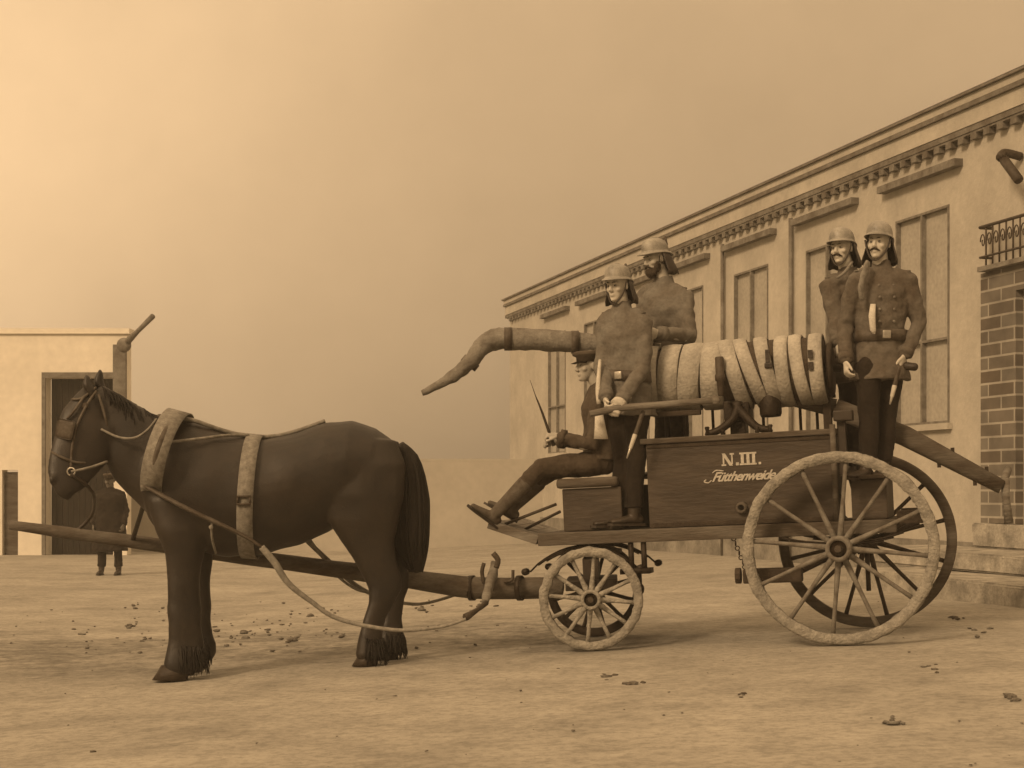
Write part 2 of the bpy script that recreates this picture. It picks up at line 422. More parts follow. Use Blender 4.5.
bm = BM(); wbox(bm, xd-.08, xe-.22, LY-.06, LY-.003, zt, zt+.12); wbox(bm, xd-.08, xd, LY-.06, LY-.003, -.17, zt-.003); emit('gate_frame', bm, 'frame', gate, False)
bm = BM(); wbox(bm, xb+.02, xc-.02, LY+.1, LY+.16, -.17, lz(472)); emit('side_door', bm, 'wood_mid', gate, False)
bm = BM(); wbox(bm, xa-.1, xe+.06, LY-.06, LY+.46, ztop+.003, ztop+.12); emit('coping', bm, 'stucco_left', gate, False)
bm = BM(); tube(bm, [W(123,346,LY-.0), W(138,331,LY-.5), W(153,316,LY-.8)], [.09,.05,.06], 8); ell(bm, W(124,345,LY-.12), (.16,.1,.16)); emit('wall_bracket', bm, 'frame', gate)
bm = BM(); wbox(bm, xe-.28, xe-.003, LY-.12, LY-.003, lz(400), lz(345)); emit('pilaster', bm, 'pipe', gate, False)
# ------------------------------------------------------------------ low far wall closing the yard
PY = 38.
fw = empty('yard_wall', TR(V((lx(250,PY), PY, -.17)))); tag(fw, 'low faint plastered wall closing the yard behind the horse and the pole', 'wall')
bm = BM(); wbox(bm, lx(128,PY), 1.2, PY, PY+.3, -.3, 1.9); emit('wall', bm, 'stucco_far', fw, False)
bm = BM(); wbox(bm, lx(128,PY)-.05, 1.25, PY-.0, PY+.3, 1.901, 1.96); emit('coping', bm, 'stucco_far', fw, False)
# ------------------------------------------------------------------ fire engine
e1 = V((.961,-.276,.046)).normalized(); e2 = V((.276,.961,.013)); e2 = (e2-e1*e2.dot(e1)).normalized(); e3 = e1.cross(e2)
WO = V((2.608,12.673,.120))
WM = Matrix(((e1.x,e2.x,e3.x,WO.x),(e1.y,e2.y,e3.y,WO.y),(e1.z,e2.z,e3.z,WO.z),(0,0,0,1)))
eng = empty('fire_engine', WM); tag(eng, 'horse-drawn fire engine with dark lettered box, hose reel and large muddy rear wheels', 'fire engine')
def ee(n, bm, m, parent=None, smooth=False): return emit(n, bm, m, parent or eng, smooth, local=True)
def fb(bm, f0, f1, s0, s1, z0, z1, bev=0): return box(bm, (-f1,s0,z0), (-f0,s1,z1), bev=bev)
NS = -.42
# body box
bm = BM(); fb(bm, .02, 1.45, NS, .25, .903, 1.545, .008); bx = ee('body_box', bm, 'paint')
bm = BM(); fb(bm, 0, 1.49, NS-.025, NS+.03, 1.548, 1.59, .008); fb(bm, 0, 1.49, .22, .28, 1.548, 1.59, .008); fb(bm, 0, .055, NS+.033, .217, 1.548, 1.59, .006); fb(bm, 1.44, 1.49, NS+.033, .217, 1.548, 1.59, .006); ee('top_rail', bm, 'wood_mid', bx)
bm = BM(); fb(bm, .06, 1.44, NS-.012, NS-.002, .905, .94, .003); fb(bm, .06,1.44, NS-.008, NS-.002, 1.515, 1.54, .002); ee('trim_strip', bm, 'wood_dark', bx)
# platform beams
bm = BM(); fb(bm, -.40, 2.33, NS-.06, NS+.01, .80, .90, .01); fb(bm, -.40, 2.33, .38, .45, .80, .90, .01); pf = ee('platform', bm, 'wood_mid')
bm = BM()
for k in range(6): fb(bm, -.38, 2.31, NS+.012+k*.13, NS+.012+k*.13+.124, .872, .898)
ee('floor_board', bm, 'wood_mid', pf)
# rear bench (step box)
bm = BM(); fb(bm, -.34, -.08, NS, .45, .903, 1.20, .01); rb = ee('rear_step', bm, 'paint')
bm = BM(); fb(bm, -.38, -.05, NS-.03, .47, 1.203, 1.235, .008); ee('step_board', bm, 'wood_dark', rb)
for q_ in ((NS+.02,NS+.12),(.3,.38)):
    bm = BM(); fb(bm, -.60, -.40, q_[0], q_[1], .86, .96, .01); ee('rear_beam', bm, 'wood_dark')
# far bench where the bearded fireman stands
bm = BM(); fb(bm, 1.1, 1.75, .28, .75, .903, 1.24, .01); ee('side_step', bm, 'paint_dark')
# seat
bm = BM(); fb(bm, 1.66, 2.13, NS+.0, .40, .903, 1.235, .01); seat = ee('driver_seat', bm, 'paint')
bm = BM(); fb(bm, 1.68, 2.17, NS-.04, .42, 1.238, 1.315, .03); ee('seat_cushion', bm, 'wood_mid', seat, True)
# foot board
bm = BM(); 
rot = Matrix.Translation(V((-2.33,0,.85))) @ Matrix.Rotation(math.radians(20), 4, 'Y')
box(bm, (-.42,NS-.06,-.04), (0,NS+.0,.03), rot, .006); box(bm, (-.42,.36,-.04), (0,.42,.03), rot, .006)
for k in range(3): box(bm, (-.41+k*.135,NS+.003,-.005), (-.41+k*.135+.128,.357,.02), rot)
ee('foot_board', bm, 'wood_worn')
bm = BM(); tube(bm, [(-2.62,NS+.05,.98),(-2.2,NS+.08,1.12)], .012, 6); tube(bm, [(-2.5,NS+.2,.93),(-2.2,NS+.2,1.06)], .012, 6); ee('foot_board_brace', bm, 'iron_mid', None, True)
# lettering
def serif_text(bm, f_left, z, h, w):
    y0, y1 = NS-.006, NS-.001
    cur = -f_left; s = h*.235; th = h*.14
    def r(a, b, c, d): box(bm, (a,y0,c), (b,y1,d))
    def I(x):
        r(x, x+s, z+th, z+h-th); r(x-s*.45, x+s*1.45, z, z+th-.0005); r(x-s*.45, x+s*1.45, z+h-th+.0005, z+h)
    # N
    nw = h*.80
    r(cur, cur+s*.5, z+th, z+h-th); r(cur-s*.45, cur+s*1.1, z, z+th-.0005); r(cur+nw-s*.5, cur+nw, z+th, z+h-th); r(cur+nw-s*.95, cur+nw+s*.5, z+h-th+.0005, z+h)
    vs = [V((cur-s*.3,y0,z+h)), V((cur+s*.8,y0,z+h)), V((cur+nw,y0,z)), V((cur+nw-s*1.1,y0,z))]
    a = [bm.verts.new(v+V((0,-.001,0))) for v in vs]; b = [bm.verts.new(v+V((0,.003,0))) for v in vs]
    bm.faces.new(a); bm.faces.new(b[::-1])
    for i in range(4): bm.faces.new((a[i], b[i], b[(i+1)%4], a[(i+1)%4]))
    x = cur+nw+s*1.0; r(x, x+s, z, z+s); x += s*1.75
    for i in range(3): I(x); x += s*1.92
    r(x+s*.2, x+s*1.0, z, z+s*.8)
bm = BM(); serif_text(bm, .862, 1.352, .095, 0); ee('number_lettering', bm, 'letter', bx)
def text_mesh(txt, size, shear, mw, off=.0):
    cu = bpy.data.curves.new('t', 'FONT'); cu.body = txt; cu.size = size; cu.shear = shear; cu.extrude = .002; cu.offset = off; cu.space_character = .88
    o = bpy.data.objects.new('t', cu); COL.objects.link(o); dg = bpy.context.evaluated_depsgraph_get(); dg.update()
    me = bpy.data.meshes.new_from_object(o.evaluated_get(dg)); bpy.data.objects.remove(o)
    b = BM(); b.from_mesh(me); bpy.data.meshes.remove(me)
    w = max(v.co.x for v in b.verts); bmesh.ops.transform(b, matrix=mw @ Matrix.Diagonal((.49/w,1,1,1)), verts=b.verts[:]); return b
tm = Matrix.Translation(V((-.955, NS-.004, 1.238))) @ Matrix.Rotation(math.radians(90), 4, 'X')
b = text_mesh('Fütthenweide', .10, .55, tm, .0022)
# swash under the capital
tube(b, [(-.955,NS-.004,1.248),(-.98,NS-.004,1.229),(-1.01,NS-.004,1.239),(-.995,NS-.004,1.255)], [.004,.005,.006,.004], 6, sub=4)
tube(b, [(-.945,NS-.004,1.303),(-.915,NS-.004,1.321),(-.86,NS-.004,1.315)], [.003,.005,.004], 6, sub=4)
ee('name_lettering', b, 'letter', bx)
bm = BM(); lathe(bm, [(.018,-.0),(.042,-.0),(.045,-.012),(.042,-.04),(.024,-.045),(.02,-.01)], Matrix.Translation(V((-.735,NS-.001,1.03))), 24, True); ol = ee('outlet', bm, 'wood_mid', bx, True)
bm = BM(); lathe(bm, [(.0205,-.004),(.0205,-.006)], Matrix.Translation(V((-.735,NS-.001,1.03))), 20); ee('outlet_hole', bm, 'pupil', ol)
# posts at rear end of the box
bm = BM(); tube(bm, [(-.03,NS-.04,.9),(-.03,NS-.04,1.62)], .022, 10); ee('corner_post', bm, 'wood_mid', None, True)
bm = BM(); fb(bm, -.06, .0, NS+.0, NS+.1, 1.24, 1.64); fb(bm, -.12, .02, NS-.06, NS+.10, 1.643, 1.72, .01); ee('corner_block', bm, 'paint_dark')
# reel
RZ = 2.06
bm = BM()
n = 46; k = 44; rows = []
for i in range(n+1):
    f = .10+1.47*i/n
    row = []
    for j in range(k):
        t = 2*math.pi*j/k
        sk = f+.05*math.sin(t)                       # windings lean
        r = .262+.016*math.sin(sk*2.1+.6)
        wi = (sk*(8.2 if sk > .8 else 13.0)) % 1.0
        r += -.028*math.exp(-((wi-.5)/.07)**2) + .012*noise.noise(V((sk*9, t*1.2, 2)))
        r -= .022
        if i in (0, n): r *= .9
        row.append(bm.verts.new((-f, r*math.cos(t), RZ+r*math.sin(t)*(1 if math.sin(t) > 0 else .95))))
    rows.append(row)
for i in range(n):
    for j in range(k): bm.faces.new((rows[i][j], rows[i][(j+1)%k], rows[i+1][(j+1)%k], rows[i+1][j]))
bm.faces.new(rows[0]); bm.faces.new(rows[-1][::-1])
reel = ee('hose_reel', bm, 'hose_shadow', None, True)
# hose turns: flat canvas bands lying over the roll
bandspec = [(.15,.01,0,.055),(.275,.04,-.03,.052),(.40,.02,-.02,.054),(.525,.06,.02,.056),(.66,.09,.05,.056),(.79,.07,.06,.062),(.955,-.01,.02,.088),(1.125,-.03,.0,.086),(1.29,-.02,0,.082),(1.45,0,0,.078)]
for f, lean, sh, w in bandspec:
    bm = BM(); R = .272 if f < .8 else .262
    prof = []
    m = 56
    for j in range(m):
        t = 2*math.pi*j/m
        ff = f+lean*math.sin(t)+sh*math.cos(t)*.3
        rr = R+.006*noise.noise(V((f*20, math.cos(t)*2, math.sin(t)*2)))
        sg = rr*math.sin(t)*(1 if math.sin(t) > 0 else .97)
        rim = [(-(ff-w), rr-.012), (-(ff-w*.9), rr+.006), (-ff, rr+.012), (-(ff+w*.9), rr+.006), (-(ff+w), rr-.012), (-ff, rr-.02)]
        prof.append([bm.verts.new((x, r*math.cos(t), RZ+r*math.sin(t)*(1 if math.sin(t) > 0 else .97))) for x, r in rim])
    for j in range(m):
        a, b = prof[j], prof[(j+1)%m]
        for q in range(6): bm.faces.new((a[q], a[(q+1)%6], b[(q+1)%6], b[q]))
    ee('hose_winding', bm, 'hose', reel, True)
for f in (.06, 1.60):
    bm = BM(); lathe(bm, [(.03,-.02),(.20,-.02),(.21,-.0),(.20,.02),(.03,.02)], Matrix.Translation(V((-f,0,RZ))) @ Matrix.Rotation(math.radians(90), 4, 'Z'), 32); ee('reel_flange', bm, 'wood_dark', reel, True)
bm = BM(); tube(bm, [(.02,0,RZ),(-1.7,0,RZ)], .03, 12); ee('reel_axle', bm, 'iron', reel, True)
bm = BM()
bm.free()
for z in (2.17, 2.08):
    bm = BM(); fb(bm, .165, .2, -.30, -.27, z-.035, z+.025); ee('hose_buckle', bm, 'leather_dark', reel)
bm = BM(); fb(bm, .47, .53, -.30, -.27, 2.08, 2.12, .008); fb(bm, .49, .52, -.298, -.272, 2.121, 2.22); ee('hose_buckle', bm, 'leather_dark', reel)
# hanging coupling
bm = BM(); lathe(bm, [(.028,-.13),(.034,-.12),(.034,.0),(.04,.01),(.04,.05),(.028,.06),(.024,.16),(.02,.17)], Matrix.Translation(V((-.87,-.30,2.06))) @ Matrix.Rotation(math.radians(-90), 4, 'X'), 20); ee('coupling', bm, 'iron_mid', reel, True)
# pump block, curved pipes, air vessel
bm = BM(); fb(bm, .68, .88, -.16, .1, 1.70, 1.86, .02); fb(bm, .72, .84, -.12, .06, 1.55, 1.70, .01); pump = ee('pump_block', bm, 'iron')
bm = BM(); tube(bm, [(-.76,-.14,1.84),(-.80,-.18,1.72),(-.90,-.2,1.64),(-.99,-.2,1.61)], [.04,.035,.03,.028], 12, sub=6); tube(bm, [(-.80,-.14,1.84),(-.70,-.18,1.72),(-.62,-.2,1.64),(-.52,-.2,1.61)], [.04,.035,.03,.028], 12, sub=6); ee('curved_pipe', bm, 'iron', pump, True)
bm = BM(); lathe(bm, [(.02,-.09),(.075,-.085),(.085,-.06),(.085,.08),(.07,.1)], Matrix.Translation(V((-.52,-.12,1.80))) @ Matrix.Rotation(math.radians(90), 4, 'X'), 24); ee('air_vessel', bm, 'iron', pump, True)
bm = BM()
for f in (.2, .33, .62, 1.02, 1.25, 1.40): tube(bm, [(-f,.2,1.59),(-f,.2,1.9)], .012, 8)
for f in (.1, 1.57): box(bm, (-f-.03,-.05,1.5), (-f+.03,.05,RZ-.02)); 
tube(bm, [(-.05,.2,1.86),(-1.5,.2,1.86)], .014, 8); ee('reel_stand', bm, 'wood_dark')
bm = BM(); fb(bm, 1.05, 1.42, -.22, -.16, 1.76, 1.80, .008); ee('reel_bearer', bm, 'wood_dark')
for f0, h in ((.98,.07),(.60,.05),(.50,.06),(.86,.04)):
    bm = BM(); lathe(bm, [(.014,-h/2),(.02,-h/2+.01),(.012,0),(.02,h/2-.01),(.012,h/2)], Matrix.Translation(V((-f0,-.36,1.59+h/2))) @ Matrix.Rotation(math.radians(90), 4, 'X'), 12); ee('rail_knob', bm, 'iron', None, True)
# pump lever: slopes down to the rear
def toL(p): return WM.inverted() @ p
a = toL(W(765,392,12.80)); b_ = toL(W(835,408,12.72)); c = toL(W(905,436,12.60)); d = toL(W(1002,487,12.38))
bm = BM(); tube(bm, [a, b_], [.055,.07], 14, flat=.8, p=3); tube(bm, [b_, c, d], [.075,.078,.055], 14, flat=.8, p=3); 
lev = ee('pump_lever', bm, 'wood_mid', None, True)
disp_pts = [toL(W(1005,478,12.38)), toL(W(1006,500,12.38)), toL(W(1009,523,12.38))]
bm = BM(); tube(bm, disp_pts, [.035,.03,.035], 10); tube(bm, [toL(W(1004,480,12.38)), toL(W(1008,470,12.6))], .03, 10); ee('lever_handle', bm, 'wood_worn', lev, True)
bm = BM()
for t_, up_ in ((.35,-1),(.72,-1),(.5,1),(.85,1)):
    q_ = c.lerp(d, t_); dd_ = (d-c).normalized(); box(bm, (-.014,-.02,-.028), (.014,.02,.028), TR(q_+V((0,0,up_*(.085-.02*t_))))) 
ee('lever_bolt', bm, 'iron', lev)
# wheels
def wheel(name_m, R, near, ns, mw, rw, mats, seed, dish=.05):
    root = empty('wheel', WM @ mw, eng)
    rimt = .08 if R > .5 else .068
    bm = BM(); m = 200 if R > .5 else 130
    prof = [(R-rimt,-rw/2),(R-.012,-rw/2-.004),(R,-rw/2+.012),(R,rw/2-.012),(R-.012,rw/2+.004),(R-rimt,rw/2)]
    lathe(bm, prof, None, m, True)
    for v in bm.verts:
        l = V((v.co.x, 0, v.co.z)); ang = math.atan2(v.co.z, v.co.x)
        if near: v.co += l.normalized()*(.009*noise.noise(V((math.cos(ang)*R*11+seed, v.co.y*15, math.sin(ang)*R*11)))+.007*noise.noise(V((math.cos(ang)*R*34+seed, v.co.y*30, math.sin(ang)*R*34))))
    emit('rim', bm, mats[0], root, True, local=True)
    bm = BM(); sg = -1 if near else 1
    hs = R*.5+.5
    lathe(bm, [(.02,-.11*hs),(.06*hs,-.11*hs),(.085*hs,-.10*hs),(.09*hs,-.075*hs),(.105*hs,-.06*hs),(.115*hs,.0),(.105*hs,.06*hs),(.08*hs,.08*hs),(.07*hs,.16*hs),(.02,.16*hs)], Matrix.Rotation(math.pi if not near else 0, 4, 'Z'), 28)
    hb = emit('hub', bm, mats[1], root, True, local=True)
    bm = BM(); lathe(bm, [(.072*hs,-.03),(.108*hs,-.03),(.112*hs,.0),(.108*hs,.02),(.072*hs,.02)], TR(V((0,sg*.10*hs,0))), 28, True); emit('hub_flange', bm, mats[2], root, True, local=True)
    bm = BM(); lathe(bm, [(.0,-.006),(.074*hs,-.006),(.074*hs,.006),(.0,.006)], TR(V((0,sg*.112*hs,0))), 24); emit('hub_recess', bm, 'pupil', root, True, local=True)
    bm = BM(); lathe(bm, [(.0,-.03),(.03*hs,-.03),(.034*hs,.03),(.0,.03)], TR(V((0,sg*.14*hs,0))), 8); emit('hub_cap', bm, 'iron_mid', root, False, local=True)
    bm = BM(); rings = []
    for t in (0,.12,.5,.85,1):
        r = .08*hs+(R-rimt+.005-.08*hs)*t; w = {0:.024,.12:.023,.5:.016,.85:.016,1:.019}[t]
        rings.append((V((r, sg*.01*0 , 0)), V((0,w*1.25,0)), V((0,0,w))))
    loft(bm, rings, 10); bmesh.ops.recalc_face_normals(bm, faces=bm.faces[:])
    me = bpy.data.meshes.new('spoke'); bm.to_mesh(me); bm.free(); me.materials.append(M[mats[2]])
    for p in me.polygons: p.use_smooth = True
    off = .12 if near else .31
    for i in range(ns):
        s = bpy.data.objects.new('spoke', me); COL.objects.link(s); s.parent = root; s.rotation_euler = (0, 2*math.pi*i/ns+off, 0)
    return root
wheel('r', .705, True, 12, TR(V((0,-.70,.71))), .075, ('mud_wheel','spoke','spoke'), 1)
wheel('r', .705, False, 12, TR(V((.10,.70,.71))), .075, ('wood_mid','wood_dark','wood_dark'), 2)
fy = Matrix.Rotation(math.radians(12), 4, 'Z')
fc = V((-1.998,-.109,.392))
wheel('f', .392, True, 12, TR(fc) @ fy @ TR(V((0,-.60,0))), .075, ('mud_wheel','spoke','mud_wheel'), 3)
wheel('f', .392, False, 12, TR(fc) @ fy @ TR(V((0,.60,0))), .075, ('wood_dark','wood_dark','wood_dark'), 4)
bm = BM(); tube(bm, [(0,-.66,.71),(.10,.66,.71)], .035, 12); box(bm, (-.05,-.5,.72), (.05,.5,.80)); ee('rear_axle', bm, 'iron')
fm = TR(fc) @ fy
bm = BM(); box(bm, (-.05,-.52,-.04), (.05,.52,.05), fm); box(bm, (-.2,-.35,.05), (.2,.35,.13), fm, .01); lathe(bm, [(.05,.0),(.25,.0),(.25,.03),(.05,.03)], TR(fc+V((0,0,.32))) @ Matrix.Rotation(math.radians(90), 4, 'X'), 32)
box(bm, (-.06,-.3,.13), (.06,.3,.29), fm); ee('front_axle', bm, 'paint_dark')
def spring(bm, b0, b1, s, z0, zt, n=14):
    for k in range(3):
        pts = [(b0+(b1-b0)*(i/n*(1-.16*k)+.08*k), s, z0+(zt-z0)*math.sin(math.pi*(i/n*(1-.16*k)+.08*k))**.8-.013*k) for i in range(n+1)]
        tube(bm, pts, .007, 6, ref=(0,0,1), flat=4)
for s in (-.40, .32):
    bm = BM(); spring(bm, -2.42, -1.56, s, .60, .79); tube(bm, [(-2.46,s-.03,.60),(-2.46,s+.03,.60)], .028, 10); tube(bm, [(-1.54,s-.03,.60),(-1.54,s+.03,.60)], .028, 10)
    box(bm, (-2.03,s-.04,.76), (-1.95,s+.04,.80)); ee('leaf_spring', bm, 'iron', None, True)
for s in (-.50, .50):
    bm = BM(); spring(bm, -.45, .45, s, .80, .74); ee('leaf_spring', bm, 'iron', None, True)
# hanging step behind the front wheel
bm = BM()
for b0 in (-1.60, -1.50): tube(bm, [(b0,NS-.02,.80),(b0,NS-.02,.56)], .022, 8)
box(bm, (-1.68,NS-.09,.56), (-1.45,NS+.08,.60)); tube(bm, [(-1.55,NS-.02,.56),(-1.55,NS-.02,.46)], .025, 8); ell(bm, (-1.55,NS-.02,.44), (.04,.04,.05)); ee('hanging_step', bm, 'iron', None, True)
# brake block and its chain beside the rear wheel
bm = BM(); box(bm, (-.74,-.52,.46), (-.30,-.40,.57), bev=.015); tube(bm, [(-.76,-.46,.52),(-.80,-.46,.52)], .06, 10); ee('brake_block', bm, 'wood_dark')
bm = BM()
for i in range(7): lathe(bm, [(.012,-.004),(.02,-.004),(.02,.004),(.012,.004)], TR(V((-.80+.012*i,-.47,.80-.036*i))) @ Matrix.Rotation(math.radians(90*(i%2)), 4, 'Z'), 10, True)
ee('brake_chain', bm, 'iron', None, True)
bm = BM(); tube(bm, [(-.35,-.3,.52),(.05,-.3,.70),(.55,-.2,.86)], .022, 8); tube(bm, [(.1,-.38,.66),(.5,-.38,.90)], .02, 8); tube(bm, [(.16,-.2,.7),(.16,-.2,.36)], .018, 8); ee('brake_rod', bm, 'iron', None, True)
# draw pole
bm = BM()
pp = [(560,590,12.9),(540,588,12.85),(475,588,12.75),(410,579,12.65),(365,573,12.6),(215,553,12.5),(120,540,12.45),(10,525,12.4)]
tube(bm, [toL(W(*q)) for q in pp], [.085,.085,.085,.075,.068,.058,.05,.035], 14, sub=4)
disp(bm, .006, 6); dp = ee('draw_pole', bm, 'wood_mid', None, True)
for q in ((472,588),(520,588)):
    bm = BM(); c = toL(W(q[0],q[1],12.75)); lathe(bm, [(.085,-.02),(.098,-.02),(.098,.02),(.085,.02)], TR(c) @ Matrix.Rotation(math.radians(90), 4, 'Z'), 20, True); ee('pole_band', bm, 'iron', dp, True)
bm = BM()
tube(bm, [toL(W(*q)) for q in ((548,569,12.8),(553,567,12.8),(570,550,12.85))], .02, 8); ee('pole_fitting', bm, 'iron', dp, True)
# swingletree bar across the pole
bm = BM()
tube(bm, [toL(W(*q)) for q in ((494,563,12.95),(493,575,12.78),(488,590,12.5),(485,603,12.3))], [.026,.04,.034,.028], 12, sub=2); disp(bm, .012, 20)
sw = ee('swingletree', bm, 'wood_worn', None, True)
for pts_, r_ in ((((484,584,12.7),(482,572,12.7),(484,563,12.7)),.016),(((496,568,12.65),(498,560,12.65),(493,553,12.65)),.022),(((504,582,12.7),(512,580,12.7),(513,570,12.7)),.012)):
    bm = BM(); tube(bm, [toL(W(*q)) for q in pts_], r_, 8, sub=3); ee('swingletree_hook', bm, 'iron_mid', sw, True)
bm = BM(); tube(bm, [toL(W(486,603,12.3)), toL(W(477,610,12.1)), toL(W(466,617,11.95))], [.022,.018,.03], 8, sub=2); ee('swingletree_end', bm, 'iron_mid', sw, True)
# ------------------------------------------------------------------ suction hose over the front
bm = BM(); hp = [(640,350,13.3),(600,345,13.25),(560,341,13.25),(520,339,13.25),(497,339,13.25),(483,346,13.25),(471,361,13.2),(455,375,13.2),(440,384,13.2),(422,393,13.2)]
tube(bm, [W(*q) for q in hp], [.07,.08,.085,.088,.09,.075,.062,.05,.035,.02], 16, sub=6)
disp(bm, .012, 22)
sh_ = tag(emit('suction_hose', bm, 'hose_suction'), 'thick brown suction hose reaching out over the driver and drooping at its end', 'hose')
for (ax_, ay_, ar_) in ((575,342.3,.094),(508,339,.094),(470,363,.074)):
    bm = BM(); c0 = W(ax_, ay_, 13.24); dn_ = V((1,0,0)) if ax_ > 500 else V((.62,0,.78))
    tube(bm, [c0-dn_*.03, c0+dn_*.03], [ar_, ar_], 18); emit('hose_band', bm, 'leather_mid', sh_)
# ------------------------------------------------------------------ people
def ring(c, a, b): return (V(c), V(a), V(b))
def limb(bm, pts, r, n=14, flat=1.0, ref=None): tube(bm, pts, r, n, cap=True, sub=4, flat=flat, ref=ref)
def hand(bm, wrist, D, Nn, curl=.5, side=1, s=1.0):
    """wrist position, D along the hand, Nn palm-back normal (back of hand outward), side sign puts the thumb"""
    D = V(D).normalized(); Nn = (V(Nn)-D*V(Nn).dot(D)).normalized(); S = D.cross(Nn)*side
    wrist = V(wrist)
    loft(bm, cap_rings([ring(wrist-D*.03*s, S*.026*s, Nn*.021*s), ring(wrist+D*.01*s, S*.03*s, Nn*.02*s), ring(wrist+D*.05*s, S*.041*s, Nn*.017*s), ring(wrist+D*.088*s, S*.042*s, Nn*.015*s)], .3), 14)
    for i, (off, ln) in enumerate(((.031,.072),(.0105,.080),(-.0105,.074),(-.031,.058))):
        p = wrist+D*.085*s+S*off*s; d = D.copy(); pts = [p-D*.02*s, p]; ang = 0
        for sgm in (.45,.32,.23):
            ang += curl*(1.0+.08*i); dd = (D*math.cos(ang)-Nn*math.sin(ang)).normalized()
            p = p+dd*ln*sgm*s; pts.append(p.copy())
        tube(bm, pts, [.0105*s,.0105*s,.0098*s,.009*s,.0078*s], 8, cap=True)
    p = wrist+D*.025*s+S*.03*s; d1 = (D*.75+S*.62-Nn*.2).normalized(); d2 = (D*.9+S*.1-Nn*.45*(.4+curl)).normalized()
    tube(bm, [p-d1*.02*s, p, p+d1*.035*s, p+d1*.035*s+d2*.028*s, p+d1*.035*s+d2*.05*s], [.013*s,.0135*s,.012*s,.011*s,.009*s], 8, cap=True)
def head(bm, H, s=1.0):
    """H: frame, x=face forward, z=up, origin between the ears"""
    def E(c, r): ell(bm, V(c)*s, V(r)*s, H, 18, 12)
    R = H.to_3x3()
    def rg(x, z, rx, ry): return (H @ (V((x,0,z))*s), R @ V((rx*s,0,0)), R @ V((0,ry*s,0)))
    E((-.012,0,.04), (.098,.077,.086))
    loft(bm, [rg(.008,.06,.085,.070), rg(.012,.03,.083,.071), rg(.015,.0,.078,.069), rg(.018,-.03,.074,.064), rg(.024,-.06,.068,.056), rg(.034,-.085,.057,.046), rg(.046,-.105,.042,.034), rg(.055,-.12,.024,.022)], 18)
    for y in (-1, 1):
        E((.083,.030*y,.026), (.016,.026,.008)); E((.062,.043*y,-.026), (.024,.021,.020)); E((.0,.080*y,-.006), (.018,.009,.032)); E((.105,.011*y,-.034), (.011,.009,.008))
    tube(bm, [H @ (V(q)*s) for q in ((.090,0,.022),(.103,0,-.005),(.116,0,-.030),(.104,0,-.040))], [.010*s,.011*s,.0135*s,.010*s], 10, cap=True)
    E((.088,0,-.062), (.016,.024,.006)); E((.087,0,-.073), (.016,.021,.007)); E((.080,0,-.103), (.019,.020,.014))
def face_bits(H, par, s=1.0, moustache=True, beard=False):
    for y in (-1, 1):
        bm = BM(); ell(bm, V((.080,.031*y,.004))*s, V((.0125,.0135,.0105))*s, H, 14, 10); e = emit('eye', bm, 'eye_white', par)
        bm = BM(); ell(bm, V((.0905,.031*y,.004))*s, V((.004,.0058,.0058))*s, H, 12, 8); emit('pupil', bm, 'pupil', e)
        bm = BM(); tube(bm, [H @ (V(q)*s) for q in ((.099,.014*y,.026),(.097,.032*y,.030),(.082,.050*y,.023))], [.0025*s,.004*s,.002*s], 8, sub=3); emit('eyebrow', bm, 'hair', par)
    if moustache:
        bm = BM()
        for y in (-1, 1): tube(bm, [H @ (V(q)*s) for q in ((.108,0,-.050),(.104,.016*y,-.052),(.094,.030*y,-.060),(.084,.042*y,-.068))], [.007*s,.008*s,.006*s,.0025*s], 10, sub=4, cap=True)
        disp(bm, .003, 120); emit('moustache', bm, 'hair', par)
    if beard:
        bm = BM(); ell(bm, V((.068,0,-.10))*s, V((.048,.052,.05))*s, H); ell(bm, V((.035,.052,-.06))*s, V((.03,.02,.05))*s, H); ell(bm, V((.035,-.052,-.06))*s, V((.03,.02,.05))*s, H)
        bm = remesh(bm, .006*s, 3, amp=.006, freq=60); emit('beard', bm, 'hair', par)
